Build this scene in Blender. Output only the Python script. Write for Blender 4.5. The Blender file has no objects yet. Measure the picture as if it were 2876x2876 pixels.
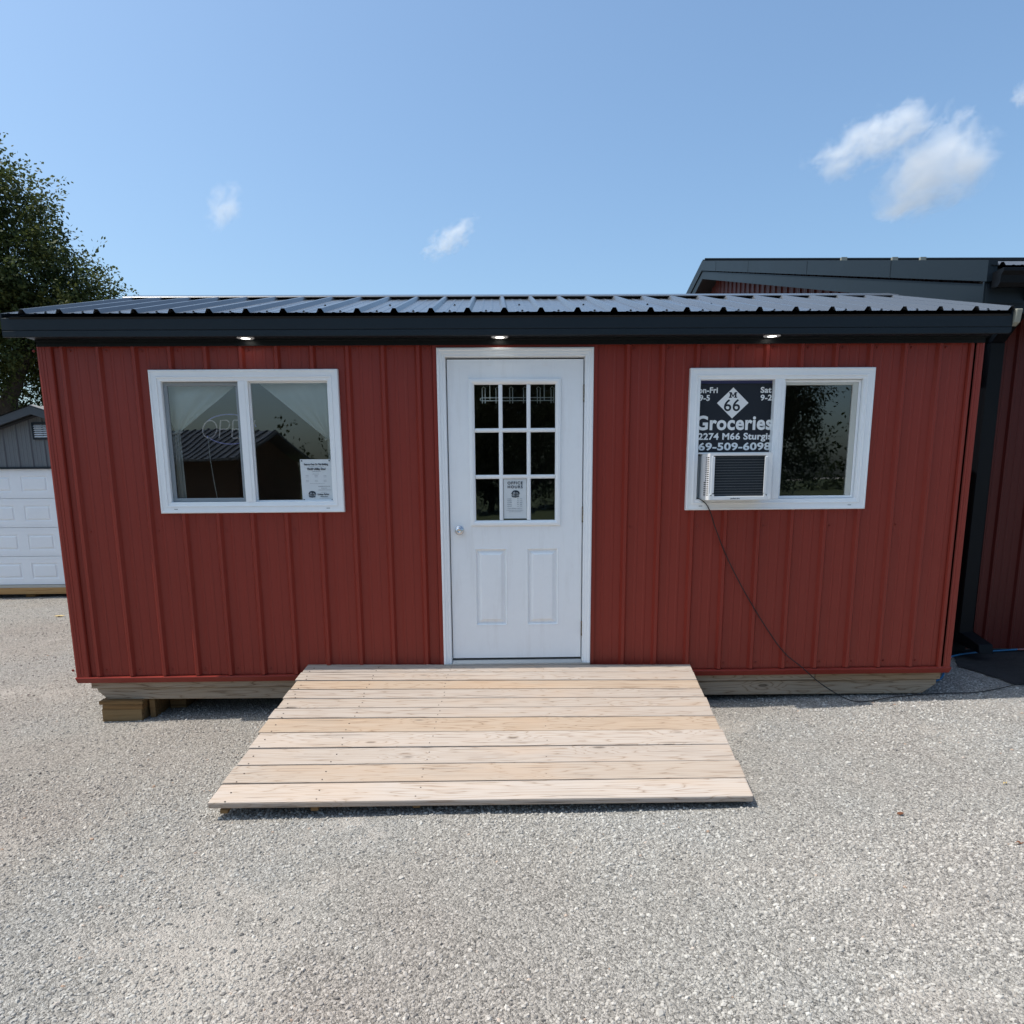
import bpy, bmesh, math, random
import numpy as np
from mathutils import Vector, Matrix, noise
random.seed(7)
rng = np.random.default_rng(7)
sc = bpy.context.scene
COL = sc.collection

# ------------------------------------------------------------ camera
CAMP = (-0.1306, -5.1906, 1.2609)
PITCH, YAW, ROLL = math.radians(11.005), math.radians(1.07), math.radians(-0.427)
cp, sp, cy_, sy_ = math.cos(PITCH), math.sin(PITCH), math.cos(YAW), math.sin(YAW)
fwd = Vector((sy_*cp, cy_*cp, -sp)); right = Vector((cy_, -sy_, 0)); up = right.cross(fwd)
r2 = math.cos(ROLL)*right + math.sin(ROLL)*up; u2 = -math.sin(ROLL)*right + math.cos(ROLL)*up
cam_d = bpy.data.cameras.new('camera'); cam = bpy.data.objects.new('camera', cam_d); COL.objects.link(cam)
M = Matrix((r2, u2, -fwd)).transposed().to_4x4(); M.translation = Vector(CAMP); cam.matrix_world = M
cam_d.sensor_fit = 'HORIZONTAL'; cam_d.sensor_width = 36.0
cam_d.lens = 36.0*2100/2876; cam_d.shift_y = (1750-1438)/2876
cam_d.clip_start = 0.05; cam_d.clip_end = 6000
sc.camera = cam

# ------------------------------------------------------------ sky, sun, exposure
SUN_EL = math.radians(64); SUN_IN_FRONT = math.radians(4)
sd = Vector((-math.cos(SUN_EL)*math.cos(SUN_IN_FRONT), -math.cos(SUN_EL)*math.sin(SUN_IN_FRONT), math.sin(SUN_EL)))
w = bpy.data.worlds.new('World'); sc.world = w; w.use_nodes = True
nt = w.node_tree; nt.nodes.clear()
sky = nt.nodes.new('ShaderNodeTexSky'); sky.sky_type = 'NISHITA'; sky.sun_disc = False
sky.sun_elevation = SUN_EL; sky.sun_rotation = math.atan2(sd.x, sd.y)
sky.altitude = 0; sky.air_density = 1.0; sky.dust_density = 3.0; sky.ozone_density = 1.5
bg = nt.nodes.new('ShaderNodeBackground'); bg.inputs['Strength'].default_value = 0.121
wo = nt.nodes.new('ShaderNodeOutputWorld')
wb = nt.nodes.new('ShaderNodeMixRGB'); wb.blend_type = 'MULTIPLY'; wb.inputs[0].default_value = 1; wb.inputs[2].default_value = (.84, 1.0, 1.06, 1)
nt.links.new(sky.outputs[0], wb.inputs[1]); nt.links.new(wb.outputs[0], bg.inputs[0]); nt.links.new(bg.outputs[0], wo.inputs[0])
sl = bpy.data.lights.new('sun', 'SUN'); sl.energy = 3.3; sl.angle = math.radians(0.55); sl.color = (1.0, 0.955, 0.88)
so = bpy.data.objects.new('sun', sl); COL.objects.link(so); so.rotation_euler = sd.to_track_quat('Z', 'Y').to_euler()
so.location = (-20, -2, 30)
sc.view_settings.view_transform = 'Standard'; sc.view_settings.look = 'None'
sc.view_settings.exposure = 0.68; sc.view_settings.gamma = 1; sc.view_settings.use_curve_mapping = False
try:
    sc.cycles.use_denoising = True; sc.cycles.denoiser = 'OPENIMAGEDENOISE'; sc.cycles.denoising_input_passes = 'RGB_ALBEDO_NORMAL'; sc.cycles.volume_bounces = 2; sc.cycles.volume_max_steps = 96
    sc.cycles.max_bounces = 8; sc.cycles.transparent_max_bounces = 16
    sc.cycles.sample_clamp_indirect = 6
except Exception: pass

# ------------------------------------------------------------ material helpers
class NT:
    def __init__(s, name):
        s.m = bpy.data.materials.new(name); s.m.use_nodes = True; s.t = s.m.node_tree
        s.p = s.t.nodes['Principled BSDF']; s.out = s.t.nodes['Material Output']
    def n(s, typ, **kw):
        x = s.t.nodes.new('ShaderNode'+typ)
        for k, v in kw.items():
            if hasattr(x, k): setattr(x, k, v)
        return x
    def l(s, a, b): s.t.links.new(a, b)
    def coord(s, kind='Object', scale=(1, 1, 1), loc=None, rot=None):
        if kind == 'World': src = s.n('NewGeometry').outputs['Position']
        else: src = s.n('TexCoord').outputs[kind]
        mp = s.n('Mapping'); mp.inputs['Scale'].default_value = scale
        if rot: mp.inputs['Rotation'].default_value = rot
        if loc is not None: s.l(loc, mp.inputs['Location'])
        s.l(src, mp.inputs['Vector']); return mp.outputs[0]
    def noise(s, vec, scale, detail=3, rough=.5, dist=0):
        x = s.n('TexNoise'); s.l(vec, x.inputs['Vector']); x.inputs['Scale'].default_value = scale
        x.inputs['Detail'].default_value = detail; x.inputs['Roughness'].default_value = rough
        x.inputs['Distortion'].default_value = dist; return x.outputs[0]
    def ramp(s, fac, stops):
        x = s.n('ValToRGB'); s.l(fac, x.inputs[0]); e = x.color_ramp.elements
        while len(e) < len(stops): e.new(0.5)
        for i, (p, c) in enumerate(stops):
            e[i].position = p; e[i].color = (*c, 1) if len(c) == 3 else c
        return x.outputs[0]
    def mix(s, fac, a, b, mode='MIX'):
        x = s.n('MixRGB'); x.blend_type = mode
        for i, v in ((0, fac), (1, a), (2, b)):
            if hasattr(v, 'node'): s.l(v, x.inputs[i])
            elif i == 0: x.inputs[0].default_value = v
            else: x.inputs[i].default_value = (*v, 1)
        return x.outputs[0]
    def math(s, op, a, b=0.0, c=0.0):
        x = s.n('Math'); x.operation = op
        for i, v in ((0, a), (1, b), (2, c)):
            if hasattr(v, 'node'): s.l(v, x.inputs[i])
            else: x.inputs[i].default_value = v
        return x.outputs[0]
    def bump(s, h, strength=.3, dist=.01):
        x = s.n('Bump'); s.l(h, x.inputs['Height']); x.inputs['Strength'].default_value = strength
        x.inputs['Distance'].default_value = dist; s.l(x.outputs[0], s.p.inputs['Normal']); return x
    def set(s, **kw):
        for k, v in kw.items():
            i = s.p.inputs[k.replace('_', ' ')]
            if hasattr(v, 'node'): s.l(v, i)
            else: i.default_value = v
        return s

def g3(v): return (v, v, v)
def painted(name, col, rough=.4, var=.08, spec=.5, bump=.0, metallic=0.0, scale=1.5, dirt=None):
    k = NT(name); v = k.coord('World')
    a = k.noise(v, scale, 4, .6); b = k.noise(v, 23, 3, .6)
    dark = tuple(c*(1-var) for c in col); lite = tuple(min(1, c*(1+var)) for c in col)
    c = k.ramp(a, [(.3, dark), (.7, lite)])
    c = k.mix(k.math('MULTIPLY', b, .15), c, tuple(x*.7 for x in col))
    if dirt:
        dn = k.ramp(k.noise(k.coord('World', (6, 6, .7)), 3, 6, .7), [(.52, (0, 0, 0)), (.8, (1, 1, 1))])
        c = k.mix(k.math('MULTIPLY', dn, dirt[1]), c, dirt[0])
    k.set(Base_Color=c, Roughness=k.math('MULTIPLY_ADD', a, .14, rough-.07), Specular_IOR_Level=spec, Metallic=metallic)
    if bump: k.bump(k.noise(k.coord('World', (1, 1, .35)), 2.2, 2, .5), bump, .05)
    return k.m

MT = {}
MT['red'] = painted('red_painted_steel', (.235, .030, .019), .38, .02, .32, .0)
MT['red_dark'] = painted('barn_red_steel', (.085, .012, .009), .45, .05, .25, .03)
MT['roof'] = painted('charcoal_roof_steel', (.075, .083, .096), .25, .05, .7, .0)
MT['charcoal'] = painted('charcoal_trim_steel', (.011, .018, .025), .5, .06, .22, .0)
MT['black'] = painted('black_trim_steel', (.005, .007, .009), .45, .06, .25, .0)
MT['gutter'] = painted('black_gutter_steel', (.003, .004, .006), .5, .08, .18, .0)
MT['white'] = painted('white_vinyl', (.83, .85, .865), .42, .02, .45)
MT['door'] = painted('white_door_paint', (.83, .85, .865), .42, .02, .4, .0, dirt=((.46, .42, .38), .20))
MT['garage'] = painted('white_garage_door_paint', (.83, .85, .865), .5, .02, .4, .06)
MT['grey_siding'] = painted('grey_siding_steel', (.125, .135, .145), .45, .06, .45, .06)
MT['grey_roof'] = painted('dark_grey_roof_steel', (.04, .045, .055), .4, .06, .5, .06)
MT['acwhite'] = painted('white_enamel', (.70, .71, .72), .4, .03, .45)
MT['acdark'] = painted('dark_condenser_fins', (.030, .036, .042), .8, .15, .1)
MT['acwire'] = painted('grey_grille_wire', (.12, .13, .14), .5, .05, .4)
MT['panelgrey'] = painted('grey_accordion_plastic', (.25, .28, .30), .6, .05, .3)
MT['cream'] = painted('cream_sash_vinyl', (.52, .52, .47), .5, .04, .4)
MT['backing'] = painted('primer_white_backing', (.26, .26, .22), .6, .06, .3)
MT['cord'] = painted('black_rubber', (.012, .012, .013), .6, .1, .4)
MT['bluecord'] = painted('blue_plastic', (.02, .14, .30), .4, .1, .4)
MT['redcord'] = painted('faded_red_plastic', (.30, .12, .13), .5, .1, .4)
MT['paper'] = painted('printed_paper', (.62, .66, .68), .7, .03, .2)
MT['ink'] = painted('dark_ink', (.02, .03, .045), .7, .05, .2)
MT['inklight'] = painted('grey_ink', (.25, .28, .31), .7, .05, .2)
MT['signwhite'] = painted('white_sign_print', (.78, .78, .77), .6, .02, .3)
MT['signblack'] = painted('black_sign_face', (.007, .010, .017), .45, .1, .4)
MT['interior'] = painted('interior_plywood', (.16, .14, .11), .8, .1, .2)
MT['wire'] = painted('white_coated_wire', (.70, .70, .66), .4, .02, .4)
MT['neonpink'] = painted('unlit_pink_glass_tube', (.85, .72, .70), .3, .02, .5)
MT['neonblue'] = painted('unlit_lilac_glass_tube', (.45, .42, .85), .3, .02, .5)
MT['bluestrip'] = painted('blue_strip_print', (.05, .06, .16), .6, .05, .2)
MT['nail'] = painted('rusted_screw_heads', (.06, .045, .035), .6, .1, .3)
MT['log'] = painted('brown_stained_logs', (.10, .055, .03), .7, .15, .3)
MT['soffit'] = painted('black_soffit', (.012, .014, .018), .35, .08, .5)

k = NT('chrome'); k.set(Base_Color=(.62, .63, .65, 1), Metallic=1.0, Roughness=.16); MT['chrome'] = k.m
k = NT('brushed_aluminium'); k.set(Base_Color=(.42, .43, .43, 1), Metallic=.85, Roughness=.4); MT['alu'] = k.m
k = NT('worn_brass'); b = k.noise(k.coord('World'), 60, 3); k.set(Base_Color=k.ramp(b, [(.3, (.10, .085, .07)), (.7, (.30, .26, .20))]), Metallic=.7, Roughness=.5); MT['brass'] = k.m

k = NT('thin_window_glass')      # two transparent panes with their mirror reflection
tr = k.n('BsdfTransparent'); tr.inputs[0].default_value = (.88, .93, .93, 1)
gl = k.n('BsdfGlossy'); gl.inputs[0].default_value = (1, 1, 1, 1); gl.inputs['Roughness'].default_value = 0.0
bn = k.n('Bump'); bn.inputs['Strength'].default_value = .05; bn.inputs['Distance'].default_value = .02
k.l(k.noise(k.coord('World'), 2.2, 1), bn.inputs['Height']); k.l(bn.outputs[0], gl.inputs['Normal'])
fr = k.n('Fresnel'); fr.inputs['IOR'].default_value = 1.5
fa = k.math('MULTIPLY_ADD', fr.outputs[0], 1.3, .062)
ms = k.n('MixShader'); k.l(fa, ms.inputs[0]); k.l(tr.outputs[0], ms.inputs[1]); k.l(gl.outputs[0], ms.inputs[2]); k.l(ms.outputs[0], k.out.inputs[0])
MT['glass'] = k.m

def lamp_mat():
    k = NT('lit_lamp_lens'); k.set(Base_Color=(.9, .9, .85, 1), Emission_Color=(1, .97, .88, 1), Emission_Strength=4.0); return k.m
MT['lamp'] = lamp_mat()

def wood(name, a, b, c, grain=1.0, knots=True, rough=.75, grey=0.0):
    """a light, b mid, c dark grain; the grain runs along local X"""
    k = NT(name)
    oi = k.n('ObjectInfo'); cmb = k.n('CombineXYZ')
    k.l(k.math('MULTIPLY', oi.outputs['Random'], 37.0), cmb.inputs[0]); k.l(k.math('MULTIPLY', oi.outputs['Random'], 91.0), cmb.inputs[1]); k.l(k.math('MULTIPLY', oi.outputs['Random'], 53.0), cmb.inputs[2])
    v = k.coord('Object', (1, 1, 1), cmb.outputs[0])
    vs = k.coord('Object', (.55, 9, 9), cmb.outputs[0])
    big = k.noise(vs, 1.6, 2, .5)
    kv = k.coord('Object', (1.0, 3.2, 3.2), cmb.outputs[0])
    vo = k.n('TexVoronoi'); k.l(kv, vo.inputs['Vector']); vo.inputs['Scale'].default_value = 2.1; vo.inputs['Randomness'].default_value = 1.0
    kd = vo.outputs['Distance']
    near = k.ramp(kd, [(.0, (1, 1, 1)), (.38, (0, 0, 0))])
    ringd = k.math('MULTIPLY', near, 1.1 if knots else 0)
    ph = k.math('MULTIPLY_ADD', big, 11.0*grain, k.math('MULTIPLY', ringd, 3.0))
    rings = k.math('ABSOLUTE', k.math('SINE', k.math('MULTIPLY', ph, 3.14159)))
    fine = k.noise(k.coord('Object', (2.0, 130, 130), cmb.outputs[0]), 1.0, 3, .7)
    col = k.ramp(rings, [(.0, c), (.22, b), (.75, a)])
    col = k.mix(k.math('MULTIPLY', fine, .55), col, c)
    blot = k.noise(v, 2.6, 4, .6)
    col = k.mix(k.ramp(blot, [(.42, g3(0)), (.75, g3(.5))]), col, b)
    warm = k.noise(k.coord('Object', (1.0, 2.5, 2.5), cmb.outputs[0]), 1.1, 3, .6)
    col = k.mix(k.ramp(warm, [(.50, g3(0)), (.72, g3(.4))]), col, tuple(min(1, x*y) for x, y in zip(b, (1.06, .90, .74))))
    # board to board tone
    at = k.n('Attribute'); at.attribute_type = 'OBJECT'; at.attribute_name = 'tone'
    tone = k.ramp(k.math('FRACT', k.math('ADD', at.outputs['Fac'], .0)) if name == 'weathered_deck_pine' else oi.outputs['Random'], [(0, (.96, .85, .72)), (.3, (.97, .91, .83)), (.5, (.93, .91, .89)), (.75, (.99, .97, .95)), (1, (1.10, 1.09, 1.08))])
    col = k.mix(1.0, col, tone, 'MULTIPLY')
    if knots:
        kn = k.ramp(kd, [(.0, g3(1)), (.06, g3(.85)), (.10, g3(0))])
        # only part of the cells carry a knot
        pick = k.math('GREATER_THAN', k.n('SeparateColor').outputs[0], 2)
        sepc = k.n('SeparateColor'); k.l(vo.outputs['Color'], sepc.inputs[0])
        pick = k.math('GREATER_THAN', sepc.outputs[0], .45)
        col = k.mix(k.math('MULTIPLY', k.math('MULTIPLY', kn, pick), .75), col, tuple(x*.38 for x in c))
        # checks: thin dark splits
        ck = k.noise(k.coord('Object', (1.2, 60, 60), cmb.outputs[0]), 1.3, 2, .5)
        col = k.mix(k.ramp(ck, [(.66, g3(0)), (.69, g3(.55))]), col, tuple(x*.4 for x in c))
    if grey: col = k.mix(grey, col, (.30, .30, .30))
    k.set(Base_Color=col, Roughness=rough, Specular_IOR_Level=.25)
    k.bump(k.math('ADD', k.math('MULTIPLY', rings, .5), fine), .35, .0025)
    return k.m
MT['ramp'] = wood('weathered_deck_pine', (.435, .385, .345), (.39, .328, .278), (.21, .16, .125))
MT['skid'] = wood('grey_treated_pine', (.40, .33, .25), (.32, .25, .175), (.15, .10, .065), grain=.8)
MT['block'] = wood('brown_treated_timber', (.26, .165, .075), (.20, .12, .05), (.10, .06, .026), grain=.5)
MT['newpine'] = wood('yellow_pine', (.50, .33, .15), (.44, .27, .12), (.30, .17, .07), grain=.5, knots=False)

# gravel: cell colour and relief
def gravel_mat():
    k = NT('crushed_limestone_gravel'); v = k.coord('World')
    low = k.noise(v, .35, 4, .6)
    tint = k.ramp(low, [(.35, (.95, .90, .86)), (.52, (1, .99, .96)), (.68, (.96, 1, 1.02))])
    sx = k.n('SeparateXYZ'); k.l(v, sx.inputs[0])
    lr = k.ramp(k.math('MULTIPLY_ADD', sx.outputs[0], .12, .45), [(0, (.90, .85, .80)), (.5, (.98, .96, .93)), (1, (.99, .98, .975))])
    vo = k.n('TexVoronoi'); k.l(v, vo.inputs['Vector']); vo.inputs['Scale'].default_value = 95
    vo2 = k.n('TexVoronoi'); k.l(v, vo2.inputs['Vector']); vo2.inputs['Scale'].default_value = 230
    sep = k.n('SeparateColor'); k.l(vo.outputs['Color'], sep.inputs[0])
    sep2 = k.n('SeparateColor'); k.l(vo2.outputs['Color'], sep2.inputs[0])
    mixv = k.math('ADD', k.math('MULTIPLY', sep.outputs[0], .6), k.math('MULTIPLY', sep2.outputs[0], .4))
    c = k.ramp(mixv, [(.1, (.12, .116, .112)), (.35, (.245, .236, .226)), (.65, (.335, .323, .31)), (.95, (.46, .445, .43))])
    c = k.mix(1, c, tint, 'MULTIPLY'); c = k.mix(1, c, lr, 'MULTIPLY')
    # pale dusty patches
    du = k.ramp(k.noise(v, .9, 7, .68), [(.54, g3(0)), (.68, g3(1))])
    c = k.mix(k.math('MULTIPLY', du, .75), c, (.44, .395, .35))
    far = k.ramp(sx.outputs[1], [(0, g3(0)), (1, g3(1))])
    k.set(Base_Color=c, Roughness=.9, Specular_IOR_Level=.15)
    h = k.math('SUBTRACT', 1.0, vo.outputs['Distance']); h2 = k.math('SUBTRACT', 1.0, vo2.outputs['Distance'])
    k.bump(k.math('ADD', h, k.math('MULTIPLY', h2, .5)), .9, .010)
    return k.m
MT['gravel'] = gravel_mat()
def stone_mat():
    k = NT('limestone_chip'); v = k.coord('World'); oi = k.n('ObjectInfo')
    c = k.ramp(oi.outputs['Random'], [(0, (.14, .136, .135)), (.08, (.25, .243, .237)), (.3, (.345, .333, .32)), (.7, (.40, .387, .372)), (.955, (.46, .447, .43)), (.99, (.56, .55, .53)), (1, (.36, .25, .19))])
    sx = k.n('SeparateXYZ'); k.l(v, sx.inputs[0])
    lr = k.ramp(k.math('MULTIPLY_ADD', sx.outputs[0], .12, .45), [(0, (.90, .85, .80)), (.5, (.98, .96, .93)), (1, (.99, .98, .975))])
    low = k.noise(v, .35, 4, .6)
    tint = k.ramp(low, [(.35, (.95, .90, .86)), (.52, (1, .99, .96)), (.68, (.96, 1, 1.02))])
    c = k.mix(1, c, lr, 'MULTIPLY'); c = k.mix(1, c, tint, 'MULTIPLY')
    k.set(Base_Color=c, Roughness=.85, Specular_IOR_Level=.2); return k.m
MT['stone'] = stone_mat()
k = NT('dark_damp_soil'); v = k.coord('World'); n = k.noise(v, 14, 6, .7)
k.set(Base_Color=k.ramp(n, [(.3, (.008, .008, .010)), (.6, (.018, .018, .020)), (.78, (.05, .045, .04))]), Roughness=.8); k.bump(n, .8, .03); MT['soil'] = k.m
k = NT('mown_grass'); v = k.coord('World'); n = k.noise(v, 6, 6, .7)
k.set(Base_Color=k.ramp(n, [(.3, (.03, .045, .012)), (.7, (.07, .09, .03))]), Roughness=.9); k.bump(n, .8, .05); MT['grass'] = k.m
k = NT('tree_bark'); v = k.coord('World', (1, 1, .25)); n = k.noise(v, 12, 6, .7)
k.set(Base_Color=k.ramp(n, [(.3, (.018, .015, .014)), (.7, (.06, .05, .042))]), Roughness=.9); k.bump(n, .8, .03); MT['bark'] = k.m
def leafmat(name, c1, c2, c3):
    k = NT(name); v = k.coord('World')
    a = k.noise(v, 1.1, 3, .6); b = k.noise(v, 9, 2, .6)
    m = k.math('ADD', k.math('MULTIPLY', a, .6), k.math('MULTIPLY', b, .4))
    c = k.ramp(m, [(.36, c1), (.5, c2), (.66, c3)])
    k.set(Base_Color=c, Roughness=.55, Specular_IOR_Level=.25)
    tl = k.n('BsdfTranslucent'); k.l(c, tl.inputs[0]); mx = k.n('MixShader'); mx.inputs[0].default_value = .36
    k.l(k.p.outputs[0], mx.inputs[1]); k.l(tl.outputs[0], mx.inputs[2]); k.l(mx.outputs[0], k.out.inputs[0]); return k.m
MT['leaf'] = leafmat('olive_green_leaves', (.036, .056, .018), (.068, .088, .026), (.118, .120, .034))
MT['leafdark'] = leafmat('dark_green_leaves', (.018, .030, .012), (.034, .050, .018), (.055, .068, .024))
def curtain_mat():
    k = NT('white_curtain_cloth'); tl = k.n('BsdfTranslucent'); tl.inputs[0].default_value = (.8, .8, .76, 1)
    k.set(Base_Color=(.82, .82, .78, 1), Roughness=.9); mx = k.n('MixShader'); mx.inputs[0].default_value = .3
    k.l(k.p.outputs[0], mx.inputs[1]); k.l(tl.outputs[0], mx.inputs[2]); k.l(mx.outputs[0], k.out.inputs[0]); return k.m
MT['curtain'] = curtain_mat()

# ------------------------------------------------------------ object helpers
WPOS = {}
def tag(o, label=None, cat=None, group=None, kind=None):
    if label: o['label'] = label
    if cat: o['category'] = cat
    if group: o['group'] = group
    if kind: o['kind'] = kind
    return o
def link(name, me, mat, parent, pivot):
    o = bpy.data.objects.new(name, me); COL.objects.link(o)
    if mat: me.materials.append(MT[mat])
    base = WPOS[parent.name] if parent else Vector((0, 0, 0))
    if parent: o.parent = parent
    o.location = Vector(pivot)-base; WPOS[o.name] = Vector(pivot); return o
def thing(name, loc, label, cat, group=None):
    o = bpy.data.objects.new(name, None); o.empty_display_size = .2; COL.objects.link(o); o.location = loc; WPOS[o.name] = Vector(loc)
    return tag(o, label, cat, group)
class MB:
    def __init__(s): s.v = []; s.f = []
    def add(s, vs, fs):
        n = len(s.v); s.v += [tuple(x) for x in vs]; s.f += [tuple(i+n for i in f) for f in fs]; return s
    def quad(s, a, b, c, d): return s.add([a, b, c, d], [(0, 1, 2, 3)])
    def box(s, x0, x1, y0, y1, z0, z1):
        return s.add([(x0, y0, z0), (x1, y0, z0), (x1, y1, z0), (x0, y1, z0), (x0, y0, z1), (x1, y0, z1), (x1, y1, z1), (x0, y1, z1)],
                     [(0, 3, 2, 1), (4, 5, 6, 7), (0, 1, 5, 4), (1, 2, 6, 5), (2, 3, 7, 6), (3, 0, 4, 7)])
    def hexa(s, p): return s.add(p, [(0, 3, 2, 1), (4, 5, 6, 7), (0, 1, 5, 4), (1, 2, 6, 5), (2, 3, 7, 6), (3, 0, 4, 7)])
    def ring(s, x0, x1, z0, z1, prof):
        """sweep a profile of (inset, y) round a rectangle in the XZ plane, mitred"""
        prev = None
        for (i, y) in prof:
            cur = [(x0+i, y, z0+i), (x1-i, y, z0+i), (x1-i, y, z1-i), (x0+i, y, z1-i)]
            if prev:
                for a in range(4):
                    b = (a+1) % 4; s.quad(prev[a], prev[b], cur[b], cur[a])
            prev = cur
        return s
    def prism(s, pts, y0, y1):      # polygon in XZ, extruded in y (pts counter-clockwise seen from -y)
        n = len(pts); s.add([(p[0], y0, p[1]) for p in pts]+[(p[0], y1, p[1]) for p in pts],
            [tuple(range(n)), tuple(range(2*n-1, n-1, -1))]+[(i, i+n, (i+1) % n+n, (i+1) % n) for i in range(n)]); return s
    def prismx(s, pts, x0, x1):     # polygon in YZ, extruded in x
        n = len(pts); s.add([(x0, p[0], p[1]) for p in pts]+[(x1, p[0], p[1]) for p in pts],
            [tuple(range(n-1, -1, -1)), tuple(range(n, 2*n))]+[(i, (i+1) % n, (i+1) % n+n, i+n) for i in range(n)]); return s
    def cyl(s, c, ax, r, h, n=16, r2=None):
        c = Vector(c); ax = Vector(ax).normalized(); u = ax.orthogonal().normalized(); v = ax.cross(u); r2 = r if r2 is None else r2
        a = [c+(u*math.cos(t)+v*math.sin(t))*r for t in [2*math.pi*i/n for i in range(n)]]
        b = [c+ax*h+(u*math.cos(t)+v*math.sin(t))*r2 for t in [2*math.pi*i/n for i in range(n)]]
        return s.add(a+b, [tuple(range(n-1, -1, -1)), tuple(range(n, 2*n))]+[(i, (i+1) % n, (i+1) % n+n, i+n) for i in range(n)])
    def lathe(s, c, ax, prof, n=24):
        c = Vector(c); ax = Vector(ax).normalized(); u = ax.orthogonal().normalized(); v = ax.cross(u); m = len(prof); vs = []
        for (r, h) in prof:
            for i in range(n):
                t = 2*math.pi*i/n; vs.append(c+ax*h+(u*math.cos(t)+v*math.sin(t))*r)
        fs = [(j*n+i, j*n+(i+1) % n, (j+1)*n+(i+1) % n, (j+1)*n+i) for j in range(m-1) for i in range(n)]
        return s.add(vs, fs)
    def tube(s, pts, r, n=8, closed=False):
        pts = [Vector(p) for p in pts]; m = len(pts); vs = []
        rr = r if hasattr(r, '__len__') else [r]*m
        for i, p in enumerate(pts):
            a = pts[(i-1) % m] if (i or closed) else p; b = pts[(i+1) % m] if (i < m-1 or closed) else p
            t = (b-a).normalized(); u = Vector((0, 0, 1)).cross(t)
            if u.length < .05: u = Vector((0, 1, 0)).cross(t)
            u.normalize(); v = t.cross(u)
            vs += [p+(u*math.cos(2*math.pi*j/n)+v*math.sin(2*math.pi*j/n))*rr[i] for j in range(n)]
        fs = [(i*n+j, i*n+(j+1) % n, ((i+1) % m)*n+(j+1) % n, ((i+1) % m)*n+j) for i in range(m if closed else m-1) for j in range(n)]
        if not closed: fs += [tuple(range(n-1, -1, -1)), tuple(range((m-1)*n, m*n))]
        return s.add(vs, fs)
    def holes(s, x0, x1, z0, z1, y, hs):
        """flat face at y with rectangular holes (hx0,hx1,hz0,hz1)"""
        xs = sorted({x0, x1, *[h[0] for h in hs], *[h[1] for h in hs]}); zs = sorted({z0, z1, *[h[2] for h in hs], *[h[3] for h in hs]})
        for a, b in zip(xs, xs[1:]):
            for c, d in zip(zs, zs[1:]):
                mx, mz = (a+b)/2, (c+d)/2
                if any(h[0] < mx < h[1] and h[2] < mz < h[3] for h in hs): continue
                s.quad((a, y, c), (b, y, c), (b, y, d), (a, y, d))
        return s
    def build(s, name, mat, parent=None, bevel=0, smooth=False, seg=1, fix=True, merge=True):
        vs = np.array(s.v, float); piv = Vector(((vs.min(0)+vs.max(0))/2).tolist())
        me = bpy.data.meshes.new(name); me.from_pydata([tuple(v) for v in (vs-np.array(piv))], [], s.f)
        bm = bmesh.new(); bm.from_mesh(me)
        if merge: bmesh.ops.remove_doubles(bm, verts=bm.verts, dist=1e-5)
        if fix: bmesh.ops.recalc_face_normals(bm, faces=bm.faces)
        if bevel:
            es = [e for e in bm.edges if e.is_manifold and e.calc_face_angle(0) > .5]
            bmesh.ops.bevel(bm, geom=es, offset=bevel, segments=seg, profile=.6, affect='EDGES', clamp_overlap=True)
        bm.to_mesh(me); bm.free()
        if smooth:
            for p in me.polygons: p.use_smooth = True
        me.update(); return link(name, me, mat, parent, piv)

def text(name, body, x, z, y, size, mat, parent, align='LEFT', bold=0.0, sx=1.0, spacing=1.0, shear=0, width=None):
    """lettering as a thin raised print, facing -y"""
    cu = bpy.data.curves.new(name, 'FONT'); cu.body = body; cu.size = size; cu.align_x = align; cu.extrude = .0004
    cu.offset = bold; cu.space_character = spacing; cu.shear = shear; cu.resolution_u = 4; cu.fill_mode = 'FRONT'
    o = bpy.data.objects.new(name+'_tmp', cu); COL.objects.link(o)
    bpy.context.view_layer.update()
    me = bpy.data.meshes.new_from_object(o.evaluated_get(bpy.context.evaluated_depsgraph_get()))
    bpy.data.objects.remove(o); bpy.data.curves.remove(cu)
    n = len(me.vertices); co = np.empty(n*3); me.vertices.foreach_get('co', co); co = co.reshape(-1, 3)
    if width:
        c0 = co[:, 0].min(); c1 = co[:, 0].max(); co[:, 0] = (co[:, 0]-c0)*width/(c1-c0)/sx
    q = np.stack([co[:, 0]*sx, -co[:, 2], co[:, 1]], 1)
    me.vertices.foreach_set('co', q.ravel().astype(np.float32)); me.update(); me.name = name; me.materials.clear()
    return link(name, me, mat, parent, (x, y, z))

# ------------------------------------------------------------ ground
def gz(x, y):
    return -.385+.018*max(-16, min(10, x)) + (.010*noise.noise((x*.9, y*.9, 0)) + .004*noise.noise((x*3.1, y*3.1, 5)) if abs(x) < 14 and abs(y) < 14 else 0)
def graded(lo, hi, dlo, dhi, step):
    a = list(np.arange(dlo, dhi+1e-6, step)); o = a[:]
    s = step; x = dhi
    while x < hi: s *= 1.35; x = min(hi, x+s); o.append(x)
    s = step; x = dlo
    while x > lo: s *= 1.35; x = max(lo, x-s); o.insert(0, x)
    return o
def sheet(name, xs, ys, zf, mat):
    vs = [(x, y, zf(x, y)) for y in ys for x in xs]; nx = len(xs)
    fs = [(j*nx+i, j*nx+i+1, (j+1)*nx+i+1, (j+1)*nx+i) for j in range(len(ys)-1) for i in range(nx-1)]
    me = bpy.data.meshes.new(name); me.from_pydata(vs, [], fs)
    for p in me.polygons: p.use_smooth = True
    o = link(name, me, mat, None, (0, 0, 0)); o['kind'] = 'structure'; return o
gx = graded(-600, 600, -11, 6, .12); gy = graded(-600, 600, -4, 7, .12)
sheet('ground', gx, gy, gz, 'gravel')
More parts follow.
